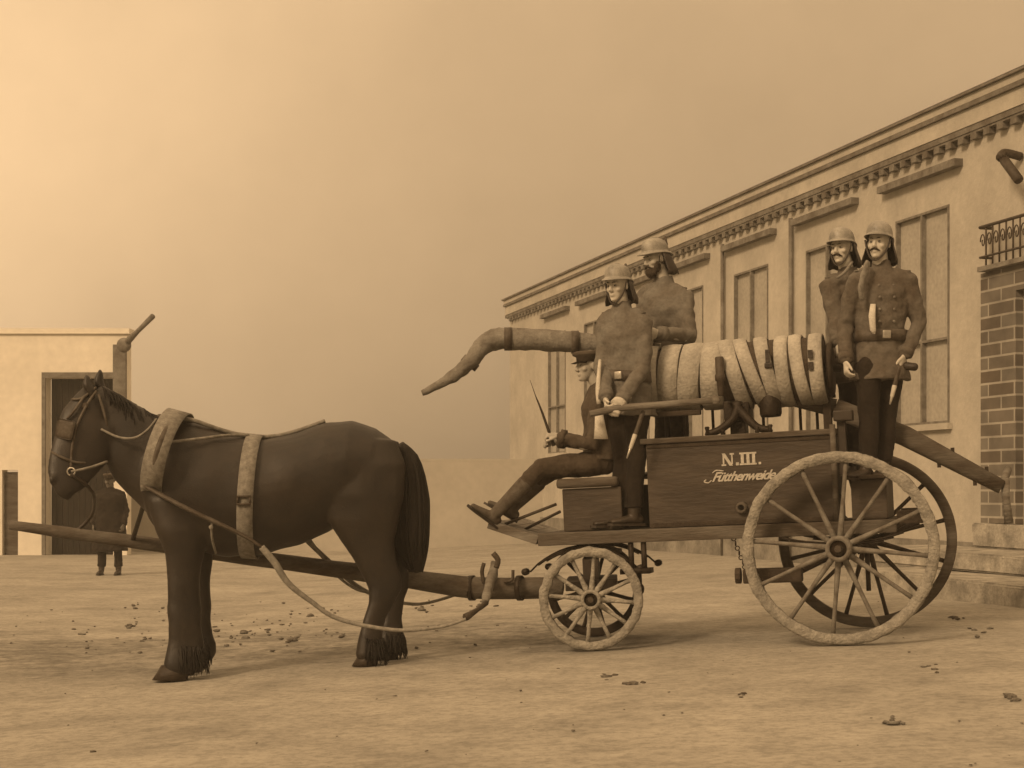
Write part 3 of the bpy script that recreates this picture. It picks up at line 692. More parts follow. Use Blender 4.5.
def helmet(H, par, s=1.0):
    bm = BM(); rows = []; n = 40
    R = H.to_3x3()
    prof = [(1.0,.0),(1.0,.015),(.985,.035),(.94,.056),(.85,.078),(.70,.096),(.5,.108),(.25,.114),(.06,.116)]
    def P(t, k, z, out=0):
        ct, st = math.cos(t), math.sin(t)
        front = max(0, ct)**2; back = max(0, -ct)**2
        o = out*(.012+.040*front+.030*back)
        z2 = z-out*(.010+.012*front+.02*back)
        return H @ (V((-.006+(.118*k+o)*ct, (.096*k+o*.6)*st, .054+z2+.10*(.118*k+o)*ct))*s)
    for rw in ([('o',1,-.004)], ):
        rows.append([bm.verts.new(P(2*math.pi*i/n, .965, -.002, .95)) for i in range(n)])
    rows.append([bm.verts.new(P(2*math.pi*i/n, 1.0, -.003, 1.0)) for i in range(n)])
    rows.append([bm.verts.new(P(2*math.pi*i/n, 1.0, .003, 1.0)) for i in range(n)])
    rows.append([bm.verts.new(P(2*math.pi*i/n, 1.0, .006, .4)) for i in range(n)])
    for k, z in prof: rows.append([bm.verts.new(P(2*math.pi*i/n, k, z)) for i in range(n)])
    for a, b in zip(rows[:-1], rows[1:]):
        for i in range(n): bm.faces.new((a[i], a[(i+1)%n], b[(i+1)%n], b[i]))
    bm.faces.new(rows[-1])
    # inner side so it is a shell
    inner = [[bm.verts.new(P(2*math.pi*i/n, k*.94, z*.96)) for i in range(n)] for k, z in prof[1:]]
    a = rows[0]
    for b in inner:
        for i in range(n): bm.faces.new((a[i], b[i], b[(i+1)%n], a[(i+1)%n]))
        a = b
    bm.faces.new(a[::-1])
    hl = emit('helmet', bm, 'helmet', par)
    # comb and spike at the back
    bm = BM()
    tube(bm, [H @ (V(q)*s) for q in ((-.110,0,.080),(-.128,0,.10),(-.126,0,.165))], [.018*s,.012*s,.010*s], 10, cap=True); emit('plume_holder', bm, 'leather_mid', hl)
    bm = BM(); tube(bm, [H @ (V((-.006+.122*math.cos(t),0,.050+.122*math.sin(t)))*s) for t in [math.radians(a) for a in range(20,166,12)]], .006*s, 8); emit('comb', bm, 'helmet', hl)
    bm = BM()
    pts = [H @ (V(q)*s) for q in ((.028,-.098,.03),(.035,-.082,-.03),(.05,-.058,-.085),(.075,-.02,-.128),(.075,.02,-.128),(.05,.058,-.085),(.035,.082,-.03),(.028,.098,.03))]
    tube(bm, pts, .005*s, 6, sub=4, flat=1.8); emit('chin_strap', bm, 'leather_dark', hl)
    # neck leather
    bm = BM(); n = 20; A = []; B = []
    rowsn = []
    for z, kx, ky in ((.045,1.0,1.0),(-.01,1.08,1.08),(-.06,1.22,1.22),(-.11,1.38,1.38),(-.145,1.42,1.35)):
        rowsn.append([(kx, ky, z, math.radians(85+190*i/n)) for i in range(n+1)])
    def Q(kx, ky, z, t, k=1.0): return H @ (V((-.006+.112*kx*k*math.cos(t)-.012, .098*ky*k*math.sin(t), z+.006*math.sin(t*9)))*s)
    o1 = [[bm.verts.new(Q(*q)) for q in r] for r in rowsn]; i1 = [[bm.verts.new(Q(*q, k=.95)) for q in r] for r in rowsn]
    m = len(rowsn)
    for j in range(m-1):
        for i in range(n):
            bm.faces.new((o1[j][i], o1[j][i+1], o1[j+1][i+1], o1[j+1][i])); bm.faces.new((i1[j][i], i1[j+1][i], i1[j+1][i+1], i1[j][i+1]))
    for i in range(n): bm.faces.new((o1[-1][i], o1[-1][i+1], i1[-1][i+1], i1[-1][i])); bm.faces.new((o1[0][i], i1[0][i], i1[0][i+1], o1[0][i+1]))
    for e in (0, n):
        for j in range(m-1): bm.faces.new((o1[j][e], o1[j+1][e], i1[j+1][e], i1[j][e]))
    emit('neck_guard', bm, 'leather_dark', hl)
def person(label, base, F, joints, headF, headup=(0,0,1), s=1.0, coat='coat', trous='trousers', boot='boot', cap='helmet', moustache=True, beard=False, skin='skin',
           hands=((None,None),(None,None)), hem=.34, toes=None, group=None, curl=(.5,.5), gear=True, seed=0, vox=.0065, buttons=False, legs=True, chest=1.0, tuck=False):
    J = {k: V(v) for k, v in joints.items()}
    root = empty('person', V(base)); tag(root, label, 'person', group)
    F = V(F).normalized(); 
    spine = (J['neck']-J['pelvis']).normalized(); S = (J['sl']-J['sr']).normalized()   # S points to his left
    Fb = S.cross(spine).normalized()
    H = frame(J['head'], headF, V(headup))
    # ---- body: one continuous mesh
    bm = BM(); head(bm, H, s)
    Hz = H.to_3x3() @ V((0,0,1)); Hx = H.to_3x3() @ V((1,0,0))
    limb(bm, [J['neck']-spine*.08, J['neck'], J['head']-Hz*.06*s-Hx*.015*s], [.075*s,.06*s,.058*s], 16)
    loft(bm, [(J['pelvis'], S*.13*s, Fb*.09*s), (J['pelvis'].lerp(J['neck'],.45), S*.12*s, Fb*.085*s), (J['pelvis'].lerp(J['neck'],.85), S*.15*s, Fb*.08*s), (J['neck'], S*.07*s, Fb*.06*s)], 18)
    for q in ('l','r'):
        limb(bm, [J['s'+q]-(J['s'+q]-J['neck'])*.4, J['s'+q], J['e'+q], J['w'+q]], [.05*s,.045*s,.036*s,.027*s], 12)
        limb(bm, [J['pelvis'].lerp(J['h'+q],.7), J['h'+q], J['k'+q], J['a'+q].lerp(J['k'+q],.12)], [.07*s,.065*s,.048*s,.030*s], 12)
    for i, q in enumerate(('l','r')):
        D, Nn = hands[i]
        if D is None: D = (J['w'+q]-J['e'+q]).normalized(); 
        if Nn is None: Nn = S*(1 if q == 'l' else -1)
        sd = V(D).normalized().cross(V(Nn)).dot(Fb)
        hand(bm, J['w'+q], D, Nn, curl[i], 1 if sd > 0 else -1, s*1.0)
    bm = remesh(bm, vox, 3, .5)
    body = emit('body', bm, skin, root)
    # ---- trousers
    if legs:
        bm = BM()
        loft(bm, cap_rings([(J['pelvis']-spine*.06*s, S*.165*s, Fb*.12*s), (J['pelvis']+spine*.06*s, S*.17*s, Fb*.125*s), (J['pelvis']+spine*.16*s, S*.155*s, Fb*.115*s)], .3), 20)
        for q in ('l','r'):
            end = J['k'+q].lerp(J['a'+q], .40 if tuck else .92)
            tube(bm, [J['pelvis'].lerp(J['h'+q],.8)+spine*.04, J['h'+q], J['h'+q].lerp(J['k'+q],.5), J['k'+q], J['k'+q].lerp(end,.6), end], [.095*s,.108*s,.092*s,.074*s,.070*s,.072*s if not tuck else .060*s], 18, sub=1)
        bm = remesh(bm, .011, 5, .5, amp=.016*s, freq=9, seed=seed, aniso=(1,1,.7), amp2=.004, freq2=35); emit('trousers', bm, trous, root)
    for q in ('l','r'):
        bm = BM(); td = V(toes[q]).normalized() if toes else Fb
        leg = (J['a'+q]-J['k'+q]).normalized(); sd = td.cross(leg).normalized()
        dn = td.cross(sd).normalized()
        if dn.dot(leg) < 0: dn = -dn
        A = J['a'+q]
        tube(bm, [J['k'+q].lerp(A, .35 if tuck else .75), J['k'+q].lerp(A,.85), A, A+dn*.05*s], [.068*s if tuck else .05*s,.054*s,.05*s,.044*s], 16, cap=True)
        loft(bm, cap_rings([(A-td*.055*s+dn*.055*s, sd*.034*s, dn*.035*s), (A+dn*.05*s, sd*.040*s, dn*.045*s), (A+td*.07*s+dn*.062*s, sd*.046*s, dn*.034*s), (A+td*.13*s+dn*.07*s, sd*.048*s, dn*.026*s), (A+td*.18*s+dn*.074*s, sd*.036*s, dn*.02*s)], .4), 16)
        bm = remesh(bm, .007, 3); bt = emit('boot', bm, boot, root)
        bm = BM()
        prof = [(-.085,.030),(-.03,.034),(.05,.042),(.13,.05),(.19,.042),(.22,.015)]
        up_ = [(A+td*x*s+dn*.088*s, w) for x, w in prof]
        top = [bm.verts.new(c+sd*w*s) for c, w in up_]+[bm.verts.new(c-sd*w*s) for c, w in up_[::-1]]
        bot = [bm.verts.new(v.co+dn*.018*s) for v in top]
        bm.faces.new(top); bm.faces.new(bot[::-1])
        for i in range(len(top)): bm.faces.new((top[i], bot[i], bot[(i+1)%len(top)], top[(i+1)%len(top)]))
        emit('sole', bm, 'leather_dark', bt, False)
    # ---- coat
    bm = BM(); P0, P1 = J['pelvis'], J['neck']; L = (P1-P0).length
    T = lambda f: P0+spine*(L*f)
    rg = []
    down = -spine
    if hem > 0:
        rg += [(P0+down*hem*s, S*.215*s*chest, Fb*.175*s*chest), (P0+down*hem*.5*s, S*.205*s*chest, Fb*.16*s*chest)]
    rg += [(T(.0), S*.19*s*chest, Fb*.145*s*chest), (T(.28), S*.172*s*chest, Fb*.13*s*chest), (T(.5), S*.182*s*chest, Fb*.14*s*chest), (T(.72), S*.20*s*chest, Fb*.145*s*chest), (T(.86), S*.195*s*chest, Fb*.12*s*chest), (T(.95), S*.13*s, Fb*.095*s), (T(1.03), S*.078*s, Fb*.076*s), (T(1.10), S*.068*s, Fb*.068*s)]
    loft(bm, rg, 26, 2.3)
    for q in ('l','r'):
        cuff = J['e'+q].lerp(J['w'+q], .93)
        tube(bm, [J['s'+q]-(J['s'+q]-J['neck'])*.45, J['s'+q], J['s'+q].lerp(J['e'+q],.5), J['e'+q], J['e'+q].lerp(cuff,.5), cuff], [.072*s,.080*s,.072*s,.063*s,.058*s,.050*s], 18, sub=1, cap=True)
    bm = remesh(bm, .009, 4, .5, amp=.010*s, freq=7, seed=seed+3, aniso=(1,1,.8), amp2=.013, freq2=15)
    ct = emit('coat', bm, coat, root)
    for q in ('l','r'):
        a, b = J['e'+q].lerp(J['w'+q],.80), J['e'+q].lerp(J['w'+q],.96)
        bm = BM(); tube(bm, [a, b], [.060*s,.058*s], 18); disp(bm,.004,30); emit('cuff', bm, coat, ct)
    if gear:
        # belt with buckle, double row of buttons, shoulder strap
        bm = BM(); loft(bm, [(T(.22), S*.188*s*chest, Fb*.146*s*chest), (T(.34), S*.186*s*chest, Fb*.146*s*chest)], 28, 2.3)
        bl = emit('belt', bm, 'leather_mid', root)
        bm = BM(); c = T(.28)+Fb*.15*s*chest; box(bm, (-.012,-.03,-.03), (.012,.03,.03), frame(c, Fb, spine), .006); emit('buckle', bm, 'brass', bl)
        for sg in ((-1, 1) if buttons else ()):
            for i in range(4):
                f = .42+.13*i
                bm = BM(); c = T(f)+Fb*(.150 if f < .8 else .128)*s*chest+S*sg*.055*s; ell(bm, (0,0,0), (.006*s,.011*s,.011*s), frame(c, Fb, spine), 10, 8); emit('button', bm, 'pipe', ct)
        for q, sg in (('l',1),('r',-1)):
            bm = BM(); c = J['s'+q]+spine*.072*s-S*sg*.03*s; box(bm, (-.03,-.05,-.006), (.03,.05,.008), frame(c, Fb, spine), .004); emit('epaulette', bm, 'coat_pale', ct)
    face_bits(H, root, s, moustache, beard)
    if cap == 'helmet': helmet(H, root, s)
    elif cap == 'cap':
        bm = BM(); R = H.to_3x3()
        def rr(x, z, a, b): return (H @ (V((x,0,z))*s), R @ V((a*s,0,0)), R @ V((0,b*s,0)))
        loft(bm, [rr(-.008,.035,.108,.088), rr(-.008,.07,.110,.090), rr(-.005,.085,.135,.118), rr(-.002,.105,.135,.118), rr(-.002,.118,.10,.085)], 26)
        cp = emit('cap', bm, 'coat_driver', root)
        bm = BM(); n = 14; t_ = [math.radians(-60+120*i/n) for i in range(n+1)]
        a = [bm.verts.new(H @ (V((-.008+.106*math.cos(t), .088*math.sin(t), .040))*s)) for t in t_]; b = [bm.verts.new(H @ (V((-.008+.106*math.cos(t)+.06*math.cos(t*1.3), .088*math.sin(t), .020))*s)) for t in t_]
        for i in range(n): bm.faces.new((a[i], a[i+1], b[i+1], b[i]))
        bmesh.ops.solidify(bm, geom=bm.faces[:], thickness=.005); emit('cap_peak', bm, 'leather_dark', cp)
        bm = BM(); ell(bm, V((-.03,0,.02))*s, V((.09,.081,.06))*s, H); disp(bm,.004,60); emit('hair', bm, 'hair', root)
    return root, J, H, S, Fb, spine, T
def px(d): return {k: W(*v) for k, v in d.items()}
ENG = []
# rear near man
Y = 12.40
g_men = 'helmeted firemen riding on the fire engine'
r1 = person('moustached helmeted fireman at the rear nearest the camera, one arm hanging free', W(876,480,Y), (-.45,-.9,0), px(dict(
    pelvis=(880,362,Y), neck=(881,270,Y), head=(879,244,Y-.03), sl=(907,281,Y-.02), sr=(857,281,Y-.10+.05), el=(919,323,Y-.02), er=(845,325,Y+.03), wl=(904,356,Y-.1), wr=(846,362,Y-.10),
    hl=(890,368,Y+.03), hr=(868,368,Y-.05), kl=(887,420,Y+.04), kr=(869,420,Y-.1), al=(882,466,Y+.02), ar=(866,466,Y-.08))), (-.52,-.85,.04), headup=(.08,.1,1), hands=((V((-.25,-.1,-.95)),V((.8,-.6,0))),(None,None)), hem=.14, toes={'l':(-.35,-.93,0),'r':(-.75,-.65,0)}, seed=1, buttons=True, group=g_men, chest=1.06, curl=(.35,.6))
root, J, H, S, Fb, sp, T = r1
def sheath(root, top, bot, name='hatchet_sheath'):
    bm = BM(); tube(bm, [top, top.lerp(bot,.5)], [.018,.016], 10, cap=True); o = emit(name, bm, 'leather_mid', root)
    bm = BM(); tube(bm, [top.lerp(bot,.5), top.lerp(bot,.78)], [.018,.015], 10, cap=True); emit('sheath_mount', bm, 'white_cloth', o)
    bm = BM(); tube(bm, [top.lerp(bot,.78), bot], [.013,.006], 10, cap=True); emit('sheath_tip', bm, 'brass', o)
sheath(root, W(899,368,Y-.22), W(890,404,Y-.2))
bm = BM(); tube(bm, [W(906,366,Y-.12), W(915,367,Y-.15)], .03, 12, cap=True); tag(emit('lamp_handle', bm, 'leather_dark', root))
bm = BM(); c0 = W(871,300,Y-.27); loft(bm, [(W(873,304,Y-.17), V((.020,0,0)), V((0,.012,0))), (W(872,316,Y-.21), V((.026,0,0)), V((0,.014,0))), (W(873,330,Y-.22), V((.022,0,0)), V((0,.012,0))), (W(874,334,Y-.22), V((.010,0,0)), V((0,.008,0)))], 12); emit('white_pouch', bm, 'white_cloth', root)
bm = BM(); tube(bm, [W(868,262,Y-.16), W(864,275,Y-.20), W(861,290,Y-.21), W(862,300,Y-.2)], [.025,.034,.03,.022], 12, sub=4, flat=.6); disp(bm,.01,30); emit('scarf_cord', bm, 'strap_pale', root)
# rear far man
Y = 13.02
r2 = person('moustached fireman in helmet at the rear, half hidden behind his arm-hanging comrade', W(860,478,Y), (-.5,-.85,0), px(dict(
    pelvis=(852,364,Y), neck=(848,276,Y), head=(842,249,Y-.03), sl=(873,285,Y+.05), sr=(829,287,Y-.08), el=(876,325,Y+.05), er=(836,322,Y-.2), wl=(868,350,Y-.1), wr=(838,344,Y-.32),
    hl=(863,370,Y), hr=(850,370,Y-.05), kl=(866,420,Y), kr=(852,420,Y-.05), al=(866,464,Y), ar=(854,464,Y))), (-.62,-.78,-.03), headup=(-.06,0,1), hem=.14, toes={'l':(-.4,-.9,0),'r':(-.6,-.8,0)}, seed=2, group=g_men, coat='coat', chest=.95, curl=(.8,.9))
root, J, H, S, Fb, sp, T = r2
bm = BM(); tube(bm, [W(845,318,Y-.22), W(846,328,Y-.24)], [.03,.026], 12, cap=True); emit('white_pouch', bm, 'white_cloth', root)
bm = BM(); tube(bm, [W(852,262,Y-.1), W(845,272,Y-.16), W(837,278,Y-.17)], [.012,.013,.01], 8, sub=3); emit('collar_braid', bm, 'strap_pale', root)
# front near man
Y = 12.80
f1 = person('fireman on the near running board whose white-cuffed hand holds the long pole', W(628,528,Y), (-.8,-.6,0), px(dict(
    pelvis=(628,402,Y), neck=(622,309,Y), head=(618,286,Y-.02), sl=(643,323,Y-.08), sr=(606,322,Y+.06), el=(643,368,Y-.14), er=(603,368,Y+.0), wl=(620,403,Y-.32), wr=(606,400,Y-.25),
    hl=(637,408,Y-.05), hr=(622,408,Y+.05), kl=(636,465,Y-.06), kr=(622,465,Y+.04), al=(634,512,Y-.06), ar=(617,514,Y+.02))), (-.60,-.78,-.12), hem=.10, toes={'l':(-.96,-.3,0),'r':(-.96,-.3,0)}, coat='coat_pale', group=g_men, seed=3, hands=((V((-.45,-.45,-.75)),V((0,-1,.3))),(None,None)), curl=(.85,.8), skin='skin', chest=1.05, moustache=False)
root, J, H, S, Fb, sp, T = f1
sheath(root, W(643,412,Y-.35), W(627,458,Y-.35))
bm = BM(); tube(bm, [W(626,396,Y-.28), W(617,406,Y-.33)], [.052,.06], 16); disp(bm, .006, 30); emit('white_cuff', bm, 'white_cloth', root)
bm = BM(); tube(bm, [W(600,360,Y-.1), W(598,388,Y-.2), W(599,404,Y-.22)], [.012,.02,.018], 10, sub=3); o = emit('white_cord', bm, 'white_cloth', root)
bm = BM(); loft(bm, [(W(599,414,Y-.22), V((.030,0,0)), V((0,.02,0))), (W(600,428,Y-.22), V((.044,0,0)), V((0,.024,0))), (W(601,439,Y-.22), V((.056,0,0)), V((0,.026,0)))], 16); disp(bm, .006, 40); emit('tassel', bm, 'white_cloth', o)
# front far man
Y = 13.40
f2 = person('bearded helmeted fireman turned left with bent arm beside the hose reel', W(668,478,Y), (-.85,-.5,0), px(dict(
    pelvis=(672,372,Y), neck=(664,284,Y), head=(656,259,Y-.02), sl=(684,298,Y-.12), sr=(645,296,Y+.12), el=(690,336,Y-.22), er=(648,336,Y+.0), wl=(658,333,Y-.42), wr=(646,342,Y-.26),
    hl=(680,378,Y-.05), hr=(664,378,Y+.05), kl=(680,428,Y-.05), kr=(664,428,Y+.05), al=(678,466,Y-.05), ar=(662,466,Y+.05))), (-.85,-.5,-.2), hem=.16, toes={'l':(-.9,-.4,0),'r':(-.9,-.4,0)}, coat='coat_pale', group=g_men, seed=4, beard=True, skin='skin_dim', curl=(.7,.7), chest=1.08)
# driver
Y = 13.0
drv = person('seated coachman in peaked cap with boots stretched forward and whip in hand', W(600,478,Y), (-1,-.1,0), px(dict(
    pelvis=(601,459,Y), neck=(600,388,Y), head=(589,366,Y), sl=(601,401,Y-.17), sr=(599,401,Y+.17), el=(592,445,Y-.2), er=(588,443,Y+.2), wl=(559,436,Y-.14), wr=(558,441,Y+.1),
    hl=(596,463,Y-.09), hr=(596,463,Y+.09), kl=(541,468,Y-.1), kr=(551,470,Y+.1), al=(497,512,Y-.05), ar=(514,506,Y+.08))), (-.9,-.4,-.05), hem=.0, toes={'l':(-.80,-.1,.60),'r':(-.85,-.1,.5)}, coat='coat_driver', trous='trousers_mid', boot='boot_dusty', cap='cap', gear=False, seed=6, tuck=True, moustache=False, hands=((V((-1,0,.15)),V((0,-.5,.9))),(V((-1,0,.1)),V((0,.5,.9)))), curl=(.95,.8), skin='skin_dim')
bm = BM(); tube(bm, [W(554,446,Y-.14), W(549,432,Y-.14), W(542,412,Y-.14), W(536,397,Y-.14)], [.014,.012,.009,.005], 8, sub=3); tube(bm, [W(536,397,Y-.14), W(530,380,Y-.14)], [.004,.002], 6)
tag(emit('whip', bm, 'leather_dark'), 'short dark whip held upright by the coachman', 'whip')
bm = BM(); tube(bm, [W(590,414,12.45), W(618,408,12.45), W(660,405,12.38), W(716,400,12.28)], [.025,.027,.027,.024], 12); ell(bm, W(716,400,12.28), (.035,.03,.035))
tag(emit('wooden_pole', bm, 'wood_worn'), 'long pale wooden pole held level under the hose reel by a cuffed hand', 'pole')
# bystander in the doorway
Y = 27.5; k = 27.5/F_PX
bx0, bz0 = (110-512)*k, -.17
def B(x, y, z): return V((bx0+x*.95, Y+y, bz0+z*.97))
person('dark-clad bystander in a wide coat far behind the horse head before the gateway', B(0,0,0), (-.2,-1,0), dict(
    pelvis=B(0,0,.93), neck=B(0,0,1.45), head=B(0,0,1.62), sl=B(.19,0,1.38), sr=B(-.19,0,1.38), el=B(.27,.02,1.1), er=B(-.27,.02,1.1), wl=B(.26,-.1,.86), wr=B(-.26,-.1,.86),
    hl=B(.1,0,.88), hr=B(-.1,0,.88), kl=B(.13,0,.5), kr=B(-.13,0,.5), al=B(.15,0,.11), ar=B(-.15,0,.11)), (-.2,-1,0), hem=.5, coat='trousers', cap='cap', gear=False, seed=9, vox=.010, chest=1.35, skin='skin_far')
# ------------------------------------------------------------------ horse
def HY(x): return 12.02+(x-190)/180*.32
def HP(x, y, s=0):
    Yc = HY(x)
    p = W(x, y, Yc)
    return V((p.x+s*-.0, p.y+s, p.z))
def hz(x, y, s):  # same but z/X taken at the centre plane
    return HP(x, y, s)
hb_ = HP(260, 668, 0); horse = empty('horse', V((hb_.x, hb_.y, gz(hb_.x)))); tag(horse, 'heavy dark draught horse in harness with blinkers standing at the pole', 'horse')
bm = BM()
LAT = V((0.0,1,0))
def seg(rows, n=24):
    rg = []
    for r in rows:
        (x0,y0), (x1,y1), hw = r[0], r[1], r[2]; s = r[3] if len(r) > 3 else 0
        a = HP(x0,y0,s); b = HP(x1,y1,s); rg.append(((a+b)/2, (a-b)/2, LAT*hw))
    loft(bm, cap_rings(rg, .35), n)
seg([((140,462),(144,500),.13),((149,440),(152,522),.20),((168,424),(168,542),.26),((198,422),(196,552),.30),((230,433),(228,557),.33),((265,439),(262,555),.35),((300,432),(300,545),.36),((328,422),(328,532),.35),((352,420),(350,518),.34),((376,428),(372,505),.30),((394,441),(388,500),.22),((404,456),(398,490),.12)], 32)
# neck and head
seg([((186,424),(160,525),.20),((166,418),(142,508),.175),((150,413),(127,494),.145),((134,403),(115,480),.125),((118,393),(107,466),.11),((104,385),(101,450),.09)], 24)
ho = -.0
hd = [((84,386),(106,404),.070,0),((75,395),(115,420),.10,-.02),((65,408),(118,441),.112,-.05),((60,424),(114,459),.105,-.08),((57,442),(104,471),.088,-.11),((55,458),(95,481),.074,-.14),((54,471),(90,489),.068,-.16),((57,483),(83,494),.060,-.18),((62,491),(78,499),.045,-.19)]
seg(hd, 22)
ell(bm, HP(104,432,-.08), (.10,.05,.10)); ell(bm, HP(104,432,.06), (.10,.05,.10))  # cheeks
ell(bm, HP(61,480,-.23), (.025,.02,.035)); ell(bm, HP(61,480,-.12), (.025,.02,.035))
ears = []
for sg in (-1,1):
    b0 = HP(93 if sg < 0 else 99, 392 if sg < 0 else 388, .055*sg); tp = HP(89 if sg < 0 else 98.5, 380.5 if sg < 0 else 374, .06*sg)
    ears.append((b0, tp))
# legs
def leg(rows, n=20):
    rg = []
    for y, xl, xr, hd_, s in rows:
        a = HP(xl,y,s); b = HP(xr,y,s); rg.append(((a+b)/2, (b-a)/2, LAT*hd_))
    loft(bm, rg, n)
# shoulders / front legs (near, far)
for s, dx, dy in ((-.17,0,4),(.17,1,-3)):
    leg([(470,158+dx,205+dx,.08,s*.6),(500,152+dx,214+dx,.12,s*.9),(530,160+dx,213+dx,.12,s),(553,169+dx,209+dx,.10,s),(578,172+dx,205+dx,.088,s),(598,173+dx,205+dx,.085,s),(608,172+dx,206+dx,.085,s),(620,174+dx,205+dx,.078,s),(638,173+dx,208+dx,.078,s),(648+dy,170+dx,211+dx,.09,s),(658+dy,168+dx,211+dx,.09,s),(666+dy,170+dx,206+dx,.08,s)])
# hind legs
leg([(440,340,398,.10,-.12),(465,325,407,.15,-.16),(495,322,406,.16,-.18),(520,330,400,.14,-.19),(540,343,397,.11,-.19),(560,357,398,.088,-.19),(576,366,403,.075,-.19),(588,371,404,.07,-.19),(600,371,397,.062,-.19),(615,366,389,.058,-.19),(630,362,385,.062,-.19),(641,359,385,.08,-.19),(652,357,384,.085,-.19),(658,359,381,.07,-.19)])
leg([(440,345,398,.10,.12),(465,330,407,.15,.16),(495,330,406,.15,.18),(520,340,402,.13,.18),(540,355,401,.11,.18),(560,370,403,.088,.18),(576,378,408,.075,.18),(588,380,408,.07,.18),(600,381,403,.062,.18),(620,380,401,.058,.18),(634,378,402,.068,.18),(644,374,402,.08,.18),(652,374,400,.08,.18),(658,376,398,.07,.18)])
bm = remesh(bm, .013, 10, .5, amp=.010, freq=5, seed=3, amp2=.0008, freq2=40)
emit('body', bm, 'horsehair', horse)
for b0, tp in ears:
    bm = BM(); tp = tp+V((-.005,0,.035)); tube(bm, [b0+V((.01,0,-.06)), b0, b0.lerp(tp,.4)+V((-.012,0,0)), b0.lerp(tp,.8), tp], [.04,.055,.060,.036,.008], 16, flat=.55, sub=3); emit('ear', bm, 'horsehair', horse)
def hoof(x0, x1, ytop, s, z_off=0):
    a = HP(x0,ytop,s); b = HP(x1,ytop,s); c = (a+b)/2; g = gz(c.x)
    bm = BM(); w = (b.x-a.x)/2
    loft(bm, [(V((c.x-.035,c.y,g)), V((w*1.12,0,0)), V((0,.088,0))), (V((c.x-.015,c.y,g+.05)), V((w,0,0)), V((0,.078,0))), (V((c.x,c.y,c.z+.01)), V((w*.86,0,0)), V((0,.068,0)))], 20); emit('hoof', bm, 'hoof', horse)
hoof(163,196,664,-.17); hoof(161,193,660,.17); hoof(360,383,652,-.19); hoof(375,399,652,.18)
def hairs(name, roots, mat_, par, n, base_r, flow, ln, seed):
    rnd = random.Random(seed); bm = BM()
    for i in range(n):
        p, d = roots(rnd)
        l = ln*rnd.uniform(.6,1.1); pts = [p]; q = p.copy(); dd = V(d)
        for k_ in range(4):
            dd = (dd+V(flow)*.5+V((rnd.gauss(0,.12), rnd.gauss(0,.12), 0))).normalized(); q = q+dd*l/4; pts.append(q.copy())
        tube(bm, pts, [base_r, base_r, base_r*.8, base_r*.55, base_r*.15], 5, sub=0)
    return emit(name, bm, mat_, par)
# feathering on the fetlocks
def feather(x, y, s, w):
    def rt(r):
        t = r.uniform(-1.9, 1.9); c = HP(x, y+r.uniform(-7,3), s); return c+V((w*math.cos(t), .075*math.sin(t), 0)), V((.35*math.cos(t)+.15, .35*math.sin(t), -1))
    return rt
for x, y, s, w in ((190,650,-.17,.135),(187,646,.17,.12),(373,642,-.19,.09),(389,642,.18,.09)):
    hairs('fetlock_feather', feather(x, y, s, w), 'mane', horse, 150, .007, (0,0,-1), .15, int(x))
# mane, forelock
def mane_rt(r):
    t = r.random(); pts = [(100,385),(118,394),(134,404),(150,413),(166,418)]; k_ = t*4; i = min(3,int(k_)); f = k_-i
    x = pts[i][0]*(1-f)+pts[i+1][0]*f; y = pts[i][1]*(1-f)+pts[i+1][1]*f
    return HP(x, y+1, r.uniform(-.02,.03)), V((.3,r.choice((-.3,.8,.8)),.25))
hairs('mane', mane_rt, 'mane', horse, 320, .009, (0,0,-1), .20, 5)
hairs('forelock', lambda r: (HP(94+r.uniform(-2,3),386,r.uniform(-.03,.03)), V((-.8,-.1,.1))), 'mane', horse, 34, .008, (-.35,0,-1), .18, 6)
# tail
bm = BM()
tl = [(399,446,.05),(406,456,.08),(410,475,.11),(411,500,.13),(411,525,.135),(412,545,.12),(414,560,.085),(416,571,.035)]
tube(bm, [HP(x,y,.0) for x,y,_ in tl], [r for _,_,r in tl], 18, sub=4); disp(bm, .03, 14, aniso=(1,1,.15)); 
rnd = random.Random(4)
for i in range(150):
    t0 = rnd.uniform(0,3.5); i0 = int(t0); pts = []
    a = rnd.uniform(0,6.28); k_ = rnd.uniform(.75,1.02)
    for j in range(i0, len(tl)):
        x, y, r = tl[j]; r2_ = r*k_ if j < 6 else max(r*k_, .05*k_)
        pts.append(HP(x,y,0)+V((math.cos(a)*r2_, math.sin(a)*r2_, rnd.uniform(-.01,.01))))
    if len(pts) > 2: tube(bm, pts, [.008]*(len(pts)-1)+[.003], 5, sub=2)
emit('tail', bm, 'mane', horse)
# harness
def HB(x, y, s): return HP(x, y, s)
def band_around(name, x0, y0, x1, y1, hw, w, m, out=.012, lean=0, par=None, full=True, p=2.0):
    """strap round the trunk in the plane through top (x0,y0) and bottom (x1,y1)"""
    bm = BM(); a = HP(x0,y0,0); b = HP(x1,y1,0); c = (a+b)/2; ax = (a-b)/2; al = ax.length+out; ax.normalize(); n = 44; d = V((1,0,0)); d = (d-ax*d.dot(ax)).normalized()
    rows = []
    for i in range(n):
        t = 2*math.pi*i/n; q = c+ax*(al*math.cos(t))+LAT*((hw+out)*math.sin(t)); o = (ax*math.cos(t)+LAT*math.sin(t))
        rows.append([bm.verts.new(q-d*w/2), bm.verts.new(q-d*w/2+o*.010), bm.verts.new(q+d*w/2+o*.010), bm.verts.new(q+d*w/2)])
    for i in range(n):
        r, s_ = rows[i], rows[(i+1)%n]
        for j in range(4): bm.faces.new((r[j], r[(j+1)%4], s_[(j+1)%4], s_[j]))
    return emit(name, bm, m, par or horse)
